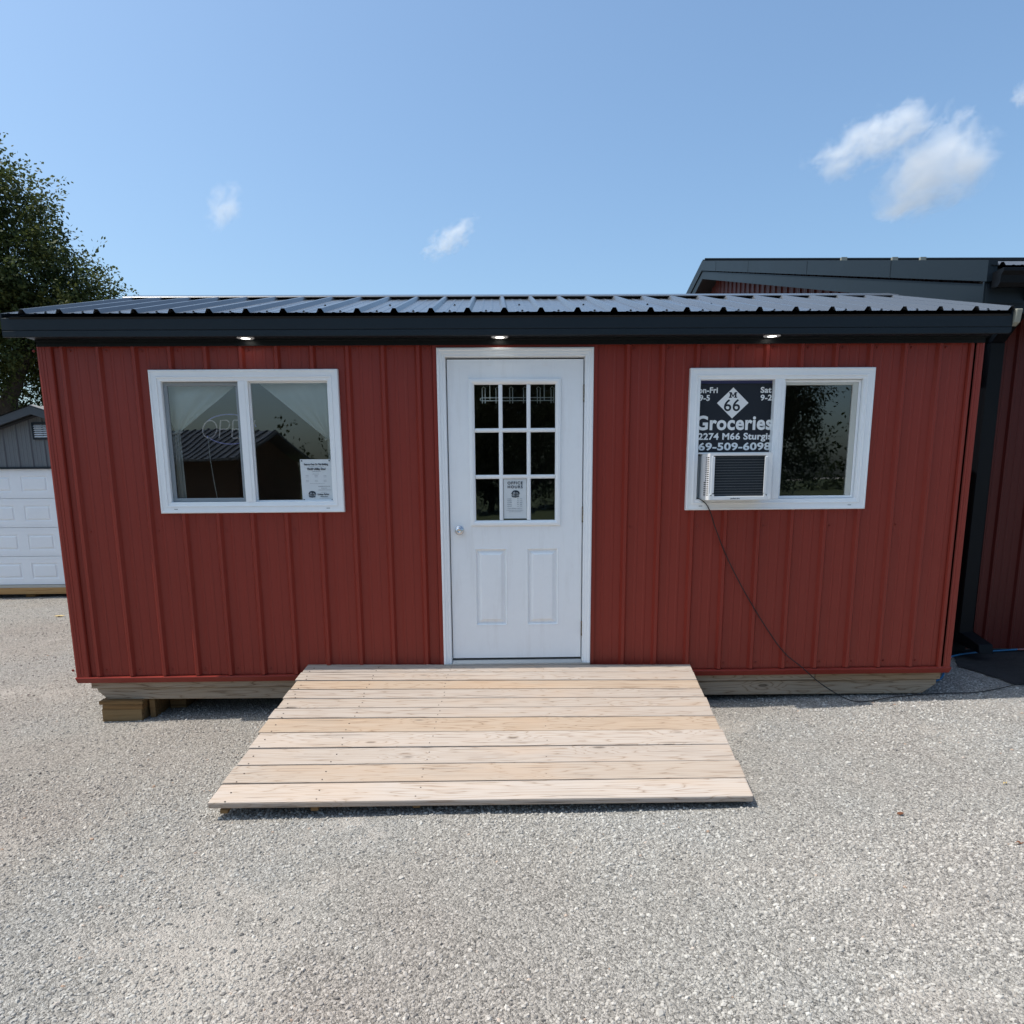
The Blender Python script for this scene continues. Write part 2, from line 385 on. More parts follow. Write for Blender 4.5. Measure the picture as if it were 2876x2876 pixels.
sheet('lawn', graded(-300, 300, -20, 20, 2), [-300, -80, -40, -25, -20, -17], lambda x, y: gz(x, y)+.03, 'grass')
sheet('field', graded(-300, 300, -20, 20, 2), [26, 40, 80, 300], lambda x, y: gz(x, y)+.03, 'grass')

# dark soil bed beside the large building
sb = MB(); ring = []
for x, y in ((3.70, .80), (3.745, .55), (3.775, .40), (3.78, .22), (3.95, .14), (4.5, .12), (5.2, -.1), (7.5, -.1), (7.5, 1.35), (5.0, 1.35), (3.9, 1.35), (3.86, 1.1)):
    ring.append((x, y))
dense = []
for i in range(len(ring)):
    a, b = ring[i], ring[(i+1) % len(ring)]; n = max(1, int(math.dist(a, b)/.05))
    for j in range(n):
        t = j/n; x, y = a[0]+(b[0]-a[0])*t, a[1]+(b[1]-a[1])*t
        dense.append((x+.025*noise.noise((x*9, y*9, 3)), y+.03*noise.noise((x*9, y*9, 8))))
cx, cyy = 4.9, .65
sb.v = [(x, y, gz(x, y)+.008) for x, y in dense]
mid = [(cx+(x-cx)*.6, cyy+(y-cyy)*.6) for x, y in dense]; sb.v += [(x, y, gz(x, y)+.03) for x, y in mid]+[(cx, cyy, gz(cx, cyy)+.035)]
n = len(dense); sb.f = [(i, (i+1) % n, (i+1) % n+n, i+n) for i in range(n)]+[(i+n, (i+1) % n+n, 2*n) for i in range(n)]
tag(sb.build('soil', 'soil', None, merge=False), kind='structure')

# loose stones: instanced over the near ground
stones = bpy.data.collections.new('stone_shapes')
for i in range(9):
    bm = bmesh.new(); bmesh.ops.create_icosphere(bm, subdivisions=1, radius=1)
    sx, sy, sz = random.uniform(.8, 1.2), random.uniform(.65, .95), random.uniform(.6, .85)
    for v in bm.verts:
        v.co *= random.uniform(.72, 1.15); v.co.x *= sx; v.co.y *= sy; v.co.z *= sz
    me = bpy.data.meshes.new('stone_shape'); bm.to_mesh(me); bm.free(); me.materials.append(MT['stone'])
    stones.objects.link(bpy.data.objects.new('stone_shape', me))
def scatter(name, xs, ys, dens, smin, smax, seed, label, cat, zoff=-.002):
    vs = [(x, y, gz(x, y)) for y in ys for x in xs]; nx = len(xs)
    fs = []
    for j in range(len(ys)-1):
        for i in range(nx-1):
            mx, my = (xs[i]+xs[i+1])/2, (ys[j]+ys[j+1])/2
            fs.append((j*nx+i, j*nx+i+1, (j+1)*nx+i+1, (j+1)*nx+i))
    me = bpy.data.meshes.new(name); me.from_pydata(vs, [], fs)
    at = me.attributes.new('dens', 'FLOAT', 'POINT')
    at.data.foreach_set('value', np.array([dens(x, y) for x, y, z in vs], np.float32))
    o = link(name, me, 'stone', None, (0, 0, 0)); tag(o, label, cat, kind='stuff')
    ng = bpy.data.node_groups.new(name, 'GeometryNodeTree')
    ng.interface.new_socket('Geometry', in_out='INPUT', socket_type='NodeSocketGeometry'); ng.interface.new_socket('Geometry', in_out='OUTPUT', socket_type='NodeSocketGeometry')
    N = ng.nodes; L = ng.links; gi = N.new('NodeGroupInput'); go = N.new('NodeGroupOutput')
    dp = N.new('GeometryNodeDistributePointsOnFaces'); dp.distribute_method = 'RANDOM'; dp.inputs['Seed'].default_value = seed
    na = N.new('GeometryNodeInputNamedAttribute'); na.data_type = 'FLOAT'; na.inputs['Name'].default_value = 'dens'
    ci = N.new('GeometryNodeCollectionInfo'); ci.inputs['Collection'].default_value = stones; ci.inputs['Separate Children'].default_value = True; ci.inputs['Reset Children'].default_value = True
    ip = N.new('GeometryNodeInstanceOnPoints'); ip.inputs['Pick Instance'].default_value = True
    rv = N.new('FunctionNodeRandomValue'); rv.data_type = 'FLOAT_VECTOR'; rv.inputs[0].default_value = (-.5, -.5, 0); rv.inputs[1].default_value = (.5, .5, 6.283)
    rs = N.new('FunctionNodeRandomValue'); rs.data_type = 'FLOAT'; rs.inputs[2].default_value = 0; rs.inputs[3].default_value = 1
    pw = N.new('ShaderNodeMath'); pw.operation = 'POWER'; pw.inputs[1].default_value = 2.6
    ma = N.new('ShaderNodeMath'); ma.operation = 'MULTIPLY_ADD'; ma.inputs[1].default_value = smax-smin; ma.inputs[2].default_value = smin
    L.new(gi.outputs[0], dp.inputs['Mesh']); L.new(na.outputs['Attribute'], dp.inputs['Density']); L.new(dp.outputs['Points'], ip.inputs['Points'])
    L.new(ci.outputs[0], ip.inputs['Instance']); L.new(rv.outputs[0], ip.inputs['Rotation']); L.new(rs.outputs[1], pw.inputs[0]); L.new(pw.outputs[0], ma.inputs[0]); L.new(ma.outputs[0], ip.inputs['Scale'])
    L.new(ip.outputs[0], go.inputs[0])
    md = o.modifiers.new('scatter', 'NODES'); md.node_group = ng; return o
def dn(x, y):
    if x > 3.80 and y > .16: return 60
    if x > 3.12 and y > .35: return 3500 if y < 1.2 and x < 3.75 else 0
    d = math.dist((x, y), CAMP[:2])
    if y > .35 and -3 < x < 3.12: return 0
    patch = .62+1.1*noise.noise((x*.55+y*.2, y*1.1, 9))+.5*noise.noise((x*2.3, y*2.9, 4))
    return max(260, min(7600, 7600*(3.4/max(d, 2))**1.6))*min(1.15, max(.22, patch))
scatter('gravel', list(np.arange(-9, 5.41, .15)), list(np.arange(-4.3, 6.5, .15)), dn, .0030, .0128, 3,
        'pale grey crushed limestone gravel covering the yard', 'gravel')

scatter('larger_stones', list(np.arange(-7, 5.41, .3)), list(np.arange(-4.3, 3, .3)), lambda x, y: 0 if (y > -.1 and -3.3 < x < 3.5) or (x > 3.6 and y > 0) else 16*max(0, .6+1.6*noise.noise((x*.9, y*.9, 31))), .010, .021, 11,
        'scattered larger limestone pieces among the gravel', 'gravel')

# ------------------------------------------------------------ the shed
SH = thing('shed', (0, 0, -.3), 'red corrugated metal utility shed with white door and dark metal roof', 'shed')
PITCHR = .2315
def profile(xa, xb, x_first, h=.027, pitch=PITCHR, minor=True):
    """points (x, out) of a ribbed panel between xa and xb; ribs centred on x_first + k*pitch"""
    pts = []
    k0 = int(math.floor((xa-x_first)/pitch))-1
    for k in range(k0, k0+int((xb-xa)/pitch)+4):
        c = x_first+k*pitch; q = pitch/.2315
        pts += [(c-.025*q, 0), (c-.010*q, h), (c+.010*q, h), (c+.025*q, 0)]
        if minor:
            for m in (c+pitch*.36, c+pitch*.64): pts += [(m-.011*q, 0), (m-.0065*q, .0030), (m+.0065*q, .0030), (m+.011*q, 0)]
    def val(x):
        for (a, va), (b, vb) in zip(pts, pts[1:]):
            if a <= x <= b: return va+(vb-va)*(x-a)/max(1e-9, b-a)
        return 0
    out = [(xa, val(xa))]+[p for p in pts if xa+1e-4 < p[0] < xb-1e-4]+[(xb, val(xb))]
    return out, val
def ribbed(name, xa, xb, z0, z1, f, mat, parent, x_first, holes=(), h=.024, pitch=PITCHR, zfun=None, minor=True):
    """f(x, out, z) -> world point. holes: (x0,x1,z0,z1)"""
    pts, val = profile(xa, xb, x_first, h, pitch, minor)
    extra = {e for hh in holes for e in (hh[0], hh[1]) if xa < e < xb}
    pts = sorted(pts+[(e, val(e)) for e in extra]); mb = MB()
    for (a, va), (b, vb) in zip(pts, pts[1:]):
        if b-a < 1e-5: continue
        mx = (a+b)/2; iv = [(z0, z1)]
        for hh in holes:
            if hh[0] < mx < hh[1]:
                nv = []
                for p, q in iv:
                    if hh[2] > p: nv.append((p, min(q, hh[2])))
                    if hh[3] < q: nv.append((max(p, hh[3]), q))
                iv = nv
        for p, q in iv:
            if q-p < 1e-4: continue
            if zfun: ta, tb = min(q, zfun(a)), min(q, zfun(b))
            else: ta = tb = q
            mb.quad(f(a, va, p), f(b, vb, p), f(b, vb, tb), f(a, va, ta))
    return mb.build(name, mat, parent)

WT, WB = 2.122, -.100
X0, X1 = -3.105, 3.118
HOLES = [(-2.37, -1.20, 1.07, 1.94), (1.195, 2.37, 1.065, 1.935), (-.53, .53, -.2, 2.3)]
fr_ = lambda x, o, z: (x, -o, z)
edges = [X0+.012]+[-2.85+.926*i for i in range(1, 6)]+[X1-.012]
edges = [X0+.012, -2.14, -1.21, -.284, .642, 1.568, 2.494, X1-.012]
for i, (a, b) in enumerate(zip(edges, edges[1:])):
    ribbed('wall_panel', a, b+(.012 if i < 6 else 0), WB+.004, WT, (lambda x, o, z, d=.0006*(i % 2): (x, -o-d, z)), 'red', SH, -2.955, HOLES)
DEP = 3.0
# side and back walls
def gable(y): return WT+ .03 + .275*(min(y, DEP-y))
for x, s in ((X0, 1), (X1, -1)):
    ribbed('side_wall', 0.02, DEP, WB, 9, (lambda u, o, z, x=x, s=s: (x-s*o, u, z)), 'red', SH, .1, h=.015, zfun=gable)
ribbed('back_wall', X0, X1, WB, WT, (lambda u, o, z: (u, DEP+o, z)), 'red', SH, -2.955)
# corner trims (front faces with fine creases)
def corner(xa, s):
    mb = MB(); pr = [(0, -.006), (0, -.024), (.012, -.026), (.014, -.024), (.030, -.024), (.032, -.0215), (.034, -.024), (.050, -.024), (.052, -.0215), (.054, -.024), (.083, -.024), (.088, -.020), (.094, -.006)]
    pr = [(0, .09)]+pr
    for (a, ya), (b, yb) in zip(pr, pr[1:]): mb.quad((xa+s*a, ya, WB-.003), (xa+s*b, yb, WB-.003), (xa+s*b, yb, WT), (xa+s*a, ya, WT))
    return mb.build('corner_trim', 'red', SH)
corner(X0-.004, 1); corner(X1+.004, -1)
# bottom drip trim
mb = MB()
for (ya, za), (yb, zb) in zip([(.01, -.098), (-.028, -.103), (-.030, -.108), (-.006, -.148), (.04, -.152)], [(-.028, -.103), (-.030, -.108), (-.006, -.148), (.04, -.152), (.04, -.1525)]):
    mb.quad((X0-.012, ya, za), (X1+.012, ya, za), (X1+.012-.0, yb, zb), (X0-.012, yb, zb))
mb.build('base_trim', 'red', SH)
# red trim round the door opening
mb = MB(); mb.box(-.545, -.516, -.0245, 0, -.1, 2.12); mb.box(.516, .545, -.0245, 0, -.1, 2.12); mb.box(-.516, .516, -.0245, 0, 2.098, 2.12)
mb.build('door_surround', 'red', SH, .002)
# screws on the wall
mb = MB()
for k in range(-1, 27):
    x = -2.955+PITCHR*k+.045
    for z in (-.055, .92, 2.095):
        if any(h[0]-.06 < x < h[1]+.06 and h[2]-.05 < z < h[3]+.05 for h in HOLES) or x > 3.0: continue
        if z == .92 and k % 2: continue
        mb.cyl((x, .0, z), (0, -1, 0), .0085, .004, 8); mb.cyl((x, -.004, z), (0, -1, 0), .0055, .005, 6)
tag(mb.build('screws', 'red', SH), kind='stuff')
# frame under the wall
mb = MB(); mb.box(-3.047, 2.17, .035, .09, -.200, -.152); mb.build('rim_board', 'skid', SH, .003)
mb = MB(); mb.box(2.174, 3.096, .035, .09, -.208, -.152); mb.build('rim_board', 'skid', SH, .003)
def skid(y0, y1):
    mb = MB(); p = [(-2.955, -.290), (2.985, -.322), (3.085, -.250), (3.085, -.212), (-3.02, -.202), (-3.02, -.225)]
    mb.prism(p, y0, y1); return mb.build('skid', 'skid', SH, .005)
skid(.06, .16); skid(1.4, 1.5); skid(2.8, 2.9)
mb = MB(); mb.box(-3.05, 3.09, .1, DEP-.04, -.20, -.13); mb.build('floor', 'interior', SH)
# interior
mb = MB()
mb.quad((X0+.04, 1.9, -.13), (X1-.04, 1.9, -.13), (X1-.04, 1.9, 2.3), (X0+.04, 1.9, 2.3))
mb.quad((X0+.04, .05, 2.14), (X1-.04, .05, 2.14), (X1-.04, DEP-.05, 2.14), (X0+.04, DEP-.05, 2.14))
for x in (X0+.04, X1-.04, -1.0, 1.0): mb.quad((x, .06, -.13), (x, 1.9, -.13), (x, 1.9, 2.14), (x, .06, 2.14))
mb.holes(X0+.04, X1-.04, -.13, 2.14, .055, [(-2.37, -1.20, 1.07, 1.94), (1.195, 2.37, 1.065, 1.935), (-.47, .47, -.13, 2.05)])
mb.build('interior_wall', 'interior', SH)
# eaves
EY, RZ, RY = -.185, 2.740, 1.5
def rz(y): return 2.288+(RZ-2.288)*(y-EY)/(RY-EY)
mb = MB(); pr = [(-.155, 2.150), (-.169, 2.150), (-.172, 2.154), (-.172, 2.186), (-.168, 2.190), (-.172, 2.194), (-.172, 2.262), (-.166, 2.266), (-.12, 2.268)]
for (ya, za), (yb, zb) in zip(pr, pr[1:]): mb.quad((-3.222, ya, za), (3.185, ya, za), (3.185, yb, zb), (-3.222, yb, zb))
mb.quad((-3.222, -.172, 2.15), (-3.222, -.172, 2.264), (-3.222, -.1, 2.264), (-3.222, -.1, 2.15)); mb.quad((3.185, -.172, 2.15), (3.185, -.172, 2.264), (3.185, -.1, 2.264), (3.185, -.1, 2.15))
mb.build('fascia', 'charcoal', SH)
LX = (-1.735, -.101, 1.672)
mb = MB(); mb.box(X0-.01, X1+.01, -.156, .02, 2.157, 2.166); mb.build('soffit', 'soffit', SH)
mb = MB(); mb.box(X0+.002, X1-.002, -.036, -.026, 2.116, 2.157); mb.box(X0+.002, X1-.002, -.045, -.036, 2.146, 2.157); mb.build('frieze_trim', 'black', SH, .001)
for i, x in enumerate(LX):
    mb = MB(); mb.lathe((x, -.088, 2.157), (0, 0, -1), [(.054, 0), (.054, .004), (.048, .0065), (.031, .0065), (.029, .003)], 32); L_ = mb.build('soffit_light', 'acwhite', SH, smooth=False)
    mb = MB(); mb.cyl((x, -.088, 2.1535), (0, 0, -1), .029, .0008, 24); mb.build('lens', 'lamp', L_)
# roof panels front and back
redges = [-3.205, -2.27, -1.344, -.418, .508, 1.434, 2.36, 3.212]
for s in (1, -1):
    for i, (a, b) in enumerate(zip(redges, redges[1:])):
        def fr2(x, o, t, s=s, d=.0008*(i % 2)):
            y = EY+t*(RY-EY); n = Vector((0, -.28, .96)); p = Vector((x, y, rz(y)))+n*(o+d)
            if s < 0: p.y = DEP-p.y
            return tuple(p)
        ribbed('roof_panel', a, b+.01 if i < 6 else b, 0, 1, fr2, 'roof', SH, -3.08, h=.025)
mb = MB()
mb.prismx([(EY+.006, 2.268), (1.5, 2.720), (DEP-EY-.006, 2.268), (DEP-EY-.02, 2.245), (1.5, 2.697), (EY+.02, 2.245)], -3.17, 3.17); mb.build('roof_deck', 'black', SH)
mb = MB(); pr = [(1.33, 2.718), (1.335, 2.726), (1.49, 2.770), (1.5, 2.773), (1.51, 2.770), (1.665, 2.726), (1.67, 2.718)]
for (ya, za), (yb, zb) in zip(pr, pr[1:]): mb.quad((-3.15, ya, za), (3.21, ya, za), (3.21, yb, zb), (-3.15, yb, zb))
for x in (-3.15, 3.21): mb.add([(x, *p) for p in pr], [tuple(range(len(pr)))])
mb.build('ridge_cap', 'roof', SH)
mb = MB()
for k in range(0, 28):
    x = -3.08+PITCHR*k+.115
    if x > 3.15: continue
    for t in (.035, .42) if k % 2 else (.035,):
        y = EY+t*(RY-EY); mb.cyl((x, y, rz(y)), (0, -.28, .96), .009, .003, 8); mb.cyl((x, y, rz(y)+.003), (0, -.28, .96), .0055, .006, 6)
tag(mb.build('roof_screws', 'charcoal', SH), kind='stuff')
# rake boards and unpainted backing
for x, s in ((-3.222, -1), (3.19, 1)):
    for sgn in (1, -1):
        mb = MB(); f = lambda y: y if sgn > 0 else DEP-y
        a = [(f(-.17), 2.16), (f(1.5), 2.623), (f(1.5), 2.752), (f(-.17), 2.292)]
        mb.prismx(a, x-.004, x+.004); mb.build('rake_trim', 'charcoal', SH)
        mb = MB(); a = [(f(-.15), 2.158), (f(1.5), 2.608), (f(1.5), 2.623), (f(-.15), 2.168)]
        mb.prismx(a, min(x-s*.005, x-s*.105), max(x-s*.005, x-s*.105)); mb.build('rake_soffit', 'backing', SH)
mb = MB(); mb.prismx([(-.185, 2.215), (-.15, 2.195), (.06, 2.33), (-.20, 2.295)], 3.197, 3.236); mb.build('rake_return', 'backing', SH, .004)

# windows
def window(x0, x1, z0, z1, m0, m1, kind):
    mb = MB(); mb.ring(x0, x1, z0, z1, [(0, .0), (0, -.034), (.004, -.038), (.012, -.038), (.014, -.034), (.040, -.032), (.043, -.036), (.050, -.036), (.053, -.030), (.070, -.028), (.0735, -.024), (.0735, .05)])
    fr = mb.build('window', 'white', SH)
    ix0, ix1, iz0, iz1 = x0+.0735, x1-.0735, z0+.0735, z1-.0735
    mb = MB(); mb.box(m0, m1, -.027, .045, iz0-.002, iz1+.002); mb.box(m0+.018, m1-.02, -.030, -.0272, iz0, iz1); mb.build('mullion', 'white', fr, .002)
    mb = MB()
    for sx in (x0+.09, x1-.12): mb = MB(); mb.box(sx, sx+.024, -.0345, -.0335, z0+.026, z0+.029); mb.build('weep_slot', 'cord', fr)
    return fr, ix0, ix1, iz0, iz1
WL, a0, a1, b0, b1 = window(-2.403, -1.168, 1.040, 1.970, -1.829, -1.764, 'l')
mb = MB(); mb.ring(a0, -1.829, b0, b1, [(0, .004), (.004, .0), (.020, .0), (.026, .006), (.026, .02)]); mb.build('sash', 'panelgrey', WL)
mb = MB(); mb.ring(-1.764, a1, b0, b1, [(0, .004), (.004, .002), (.008, .002), (.010, .02)]); mb.build('sash', 'white', WL)
for p, q in ((a0+.02, -1.835), (-1.76, a1-.004)):
    mb = MB(); mb.quad((p, .012, b0+.005), (q, .012, b0+.005), (q, .012, b1-.005), (p, .012, b1-.005)); mb.build('pane', 'glass', WL)
WR, c0, c1, d0, d1 = window(1.162, 2.401, 1.033, 1.965, 1.735, 1.800, 'r')
mb = MB(); mb.ring(1.800, c1, d0, d1, [(0, .006), (.003, -.004), (.014, -.004), (.018, .002)]); mb.build('sash', 'white', WR)
mb = MB(); mb.box(2.272, c1-.018, .002, .03, d0+.018, d1-.018); mb.box(1.818, 2.272, .002, .03, d1-.034, d1-.018); mb.build('sash', 'cream', WR, .002)
mb = MB(); mb.quad((1.812, .014, d0+.01), (2.276, .014, d0+.01), (2.276, .014, d1-.03), (1.812, .014, d1-.03)); mb.build('pane', 'glass', WR)

# door
mb = MB()
def casing(m, xo, xi, s):
    pass
prof = [(0, -.024), (0, -.044), (.005, -.048), (.014, -.048), (.020, -.040), (.032, -.040), (.040, -.036), (.052, -.036), (.056, -.030), (.056, .0), (.059, .0), (.059, .03)]
prev = None
for (i, y) in prof:
    cur = [(-.517+i, y, -.043), (-.517+i, y, 2.098-i), (.517-i, y, 2.098-i), (.517-i, y, -.043)]
    if prev:
        for a in range(3): mb.quad(prev[a], prev[a+1], cur[a+1], cur[a])
    prev = cur
DC = mb.build('door_casing', 'white', SH)
LITE = (-.298, .290, .950, 1.893)
PAN = [(-.287, -.064, .239, .782), (.072, .293, .239, .782)]
mb = MB(); mb.holes(-.4535, .4535, .004, 2.028, -.012, [LITE]+PAN)
for (x0, x1, z0, z1) in PAN:
    pf = [(0, -.012), (.003, -.015), (.007, -.012), (.014, .002), (.020, .002), (.030, -.003), (.044, -.0145), (.047, -.0150)]
    mb.ring(x0, x1, z0, z1, pf); i = .047; mb.quad((x0+i, -.015, z0+i), (x1-i, -.015, z0+i), (x1-i, -.015, z1-i), (x0+i, -.015, z1-i))
mb.box(-.4535, -.4525, -.012, .03, .004, 2.028); mb.box(.4525, .4535, -.012, .03, .004, 2.028)
mb.quad((-.4535, -.012, 2.028), (.4535, -.012, 2.028), (.4535, .03, 2.028), (-.4535, .03, 2.028)); mb.quad((-.4535, -.012, .004), (.4535, -.012, .004), (.4535, .03, .004), (-.4535, .03, .004))
DR = mb.build('door', 'door', SH)
mb = MB(); mb.ring(-.312, .304, .936, 1.907, [(0, -.012), (0, -.020), (.006, -.026), (.020, -.027), (.028, -.022), (.036, -.014), (.038, .004)]); mb.build('lite_frame', 'white', DR)
for x in (-.100, .0875):
    mb = MB(); mb.prismx([(0, 0)], 0, 0) if False else None; mb = MB(); mb.prism([(x-.013, .974), (x+.013, .974), (x+.013, 1.869), (x-.013, 1.869)], -.0115, .004); mb.prism([(x-.007, .974), (x+.007, .974), (x+.007, 1.869), (x-.007, 1.869)], -.0155, -.0115); mb.build('muntin', 'white', DR, .0015)
for z in (1.2675, 1.574):
    mb = MB(); mb.prism([(-.274, z-.013), (.266, z-.013), (.266, z+.013), (-.274, z+.013)], -.012, .0045); mb.prism([(-.274, z-.007), (.266, z-.007), (.266, z+.007), (-.274, z+.007)], -.016, -.012); mb.build('muntin', 'white', DR, .0015)
for i, (x0, x1) in enumerate(((-.274, -.113), (-.087, .074), (.101, .266))):
    for j, (z0, z1) in enumerate(((.974, 1.255), (1.280, 1.561), (1.587, 1.869))):
        t = random.uniform(-.0006, .0006); u = random.uniform(-.0006, .0006)
        mb = MB(); mb.quad((x0, t, z0), (x1, -t, z0), (x1, -u, z1), (x0, u, z1)); mb.build('pane', 'glass', DR)
mb = MB(); mb.lathe((-.391, -.012, .908), (0, -1, 0), [(.033, 0), (.033, .004), (.028, .009), (.014, .012), (.012, .026), (.018, .030), (.0245, .037), (.026, .046), (.0235, .054), (.015, .058), (.0085, .0585), (.0085, .056), (.0, .056)], 32)
mb.build('knob', 'chrome', DR, smooth=True)
for z0, z1 in ((1.756, 1.868), (.955, 1.063), (.158, .266)):
    mb = MB(); n5 = (z1-z0)/5
    for i in range(5): mb.cyl((.4575, -.016, z0+i*n5+.0006), (0, 0, 1), .0062, n5-.0012, 10)
    mb.build('hinge', 'brass', DR)
mb = MB(); mb.box(-.517, .517, -.052, .03, -.044, -.030); mb.prismx([(-.045, -.030), (.03, -.030), (.03, -.004), (-.02, -.010)], -.458, .458); mb.build('threshold', 'alu', SH, .001)
mb = MB(); mb.box(-.455, .455, .006, .030, -.006, .004); mb.build('door_sweep', 'cord', SH)

# hanger rack hooked over the door, behind the glass
HR = thing('hook_rack', (.01, .03, 1.78), 'white wire hook rack hanging over the top of the door, seen through upper panes', 'hook rack')
mb = MB(); yy = .035; r = .0028
loop = [(-.225, yy, 1.789), (.25, yy, 1.789), (.259, yy, 1.785), (.262, yy, 1.780), (.259, yy, 1.774), (.25, yy, 1.770), (-.225, yy, 1.770), (-.233, yy, 1.774), (-.236, yy, 1.780), (-.233, yy, 1.785)]
mb.tube(loop, r, 6, closed=True); mb.build('rail', 'wire', HR)
for i in range(6):
    x = -.212+i*.0925
    mb = MB(); pts = [(x-.0095, yy-.012, 1.752), (x-.0095, yy-.006, 1.760), (x-.0095, yy, 1.790), (x-.0095, yy, 1.838), (x-.013, yy+.01, 1.850), (x, yy+.02, 1.862), (x+.013, yy+.01, 1.850), (x+.0095, yy, 1.838), (x+.0095, yy, 1.790), (x+.0095, yy-.006, 1.760), (x+.0095, yy-.012, 1.752)]
    mb.tube(pts, r*.9, 6); mb.build('hook', 'wire', HR)
for x in (-.17, .195):
    mb = MB(); mb.tube([(x, yy, 1.772), (x, yy, 2.04)], r, 6)
    mb.build('hanger', 'wire', HR)
    mb = MB(); mb.box(x-.011, x+.011, -.0165, -.0125, 1.990, 2.0275); mb.cyl((x, -.0165, 2.008), (0, -1, 0), .004, .0015, 8); mb.build('clip', 'white', HR, .0015)

# office hours paper
def paper(name, pts, y, label, cat):
    mb = MB(); xs = np.linspace(0, 1, 9); zs = np.linspace(0, 1, 9); vs = []
    for t in zs:
        for s in xs:
            x = (pts[0][0]*(1-s)+pts[1][0]*s)*(1-t)+(pts[3][0]*(1-s)+pts[2][0]*s)*t; z = (pts[0][1]*(1-s)+pts[1][1]*s)*(1-t)+(pts[3][1]*(1-s)+pts[2][1]*s)*t
            vs.append((x, y+.0012*noise.noise((x*18, 0, z*18)), z))
    mb.add(vs, [(j*9+i, j*9+i+1, (j+1)*9+i+1, (j+1)*9+i) for j in range(8) for i in range(8)])
    P = thing(name, ((pts[0][0]+pts[1][0])/2, y, pts[0][1]), label, cat); mb.build('sheet', 'paper', P, smooth=True); return P
def bars(P, lst, y, mat='inklight', name='fine_print'):
    mb = MB()
    for (x0, x1, z, h) in lst:
        x = x0
        while x < x1:
            wd = random.uniform(.004, .010); mb.box(x, min(x1, x+wd), y, y+.0003, z, z+h*random.uniform(.7, 1)); x += wd+.0016
    o = mb.build(name, mat, P); o['kind'] = 'stuff'; return o
def logo(P, x, z, s, y):
    mb = MB(); arc = [(x-s*.5, z)]+[(x-s*.42+s*.92*(1-math.cos(t))/2, z+s*.42*math.sin(t)**.7 if 0 < t < math.pi else z) for t in np.linspace(.35, math.pi-.02, 12)]+[(x+s*.5, z)]
    mb.prism([(a, b) for a, b in arc], y, y+.0003)
    mb.prism([(x-s*.42, z-s*.36), (x, z-s*.44), (x+s*.42, z-s*.36), (x+s*.42, z-s*.24), (x-s*.42, z-s*.24)], y, y+.0003); mb.build('emblem', 'ink', P, fix=True)
    mb = MB(); mb.prism([(x-s*.3, z), (x-s*.3, z+s*.17), (x-s*.12, z+s*.26), (x+.0, z+s*.18), (x+.0, z)], y-.0004, y-.0001); mb.prism([(x+s*.1, z+s*.02), (x+s*.1, z+s*.20), (x+s*.3, z+s*.14), (x+s*.36, z+s*.02)], y-.0004, y-.0001); mb.build('emblem_barn', 'inklight', P)
    text('lettering', 'AVERY', x, z-s*.20, y-.0003, s*.27, 'ink', P, 'CENTER', s*.008, 1.05, 1.1, shear=.2)
    bars(P, [(x-s*.34, x+s*.34, z-s*.345, s*.05)], y-.0006)
P1 = paper('hours_notice', [(-.083, .985), (.073, .985), (.072, 1.252), (-.084, 1.252)], -.0035, 'printed office hours notice taped behind the bottom middle door pane', 'notice')
yt = -.0060
text('lettering', 'OFFICE', -.006, 1.216, yt, .0265, 'ink', P1, 'CENTER', .0006, 1.02, 1.25)
text('lettering', 'HOURS', -.006, 1.190, yt, .0265, 'ink', P1, 'CENTER', .0006, 1.02, 1.25)
logo(P1, -.004, 1.152, .058, yt)
bars(P1, [(-.060, -.030, 1.117-.0125*i, .0032) for i in range(5)]+[(.008, .020, 1.117-.0125*i, .0032) for i in range(5)]+[(.028, .042, 1.117-.0125*i, .0032) for i in range(5)]+[(-.058, .042, 1.053, .003), (-.066, .05, 1.040, .002), (-.05, .035, 1.030, .002)], yt, 'inklight')
# rent-to-own notice in left window
yt = .0035
P2 = paper('rental_notice', [(-1.455, 1.116), (-1.245, 1.114), (-1.252, 1.392), (-1.459, 1.393)], .006, 'printed rent to own notice in the lower right corner of the left window', 'notice')
text('lettering', 'Rent-to-Own On This Building', -1.352, 1.354, yt, .0165, 'ink', P2, 'CENTER', .0004, .78)
text('lettering', '10x20 Utility Shed', -1.352, 1.322, yt, .0205, 'ink', P2, 'CENTER', .0005, .82)
text('lettering', 'Lindsay Parker', -1.312, 1.154, yt, .0165, 'ink', P2, 'CENTER', .0003, .8)
bars(P2, [(-1.40, -1.30, 1.343, .002), (-1.378, -1.322, 1.310, .003), (-1.378, -1.335, 1.294, .002)]+[(-1.425+.06*i, -1.405+.06*i, z, .002) for i in range(4) for z in (1.284, 1.275, 1.252, 1.244)]+[(-1.40, -1.30, 1.231, .0015), (-1.345, -1.262, 1.211, .004), (-1.325, -1.285, 1.199, .003), (-1.345, -1.258, 1.187, .003), (-1.33, -1.29, 1.172, .002), (-1.34, -1.262, 1.132, .002)], yt, 'inklight')
bars(P2, [(-1.332, -1.284, 1.142, .0045)], yt, 'ink', 'phone_line')
logo(P2, -1.389, 1.160, .052, yt)
for x, z in ((-1.447, 1.383), (-1.262, 1.383), (-1.445, 1.124), (-1.255, 1.123)): mb = MB(); mb.cyl((x, .0045, z), (0, -1, 0), .0045, .0012, 8); mb.build('tack', 'ink', P2)

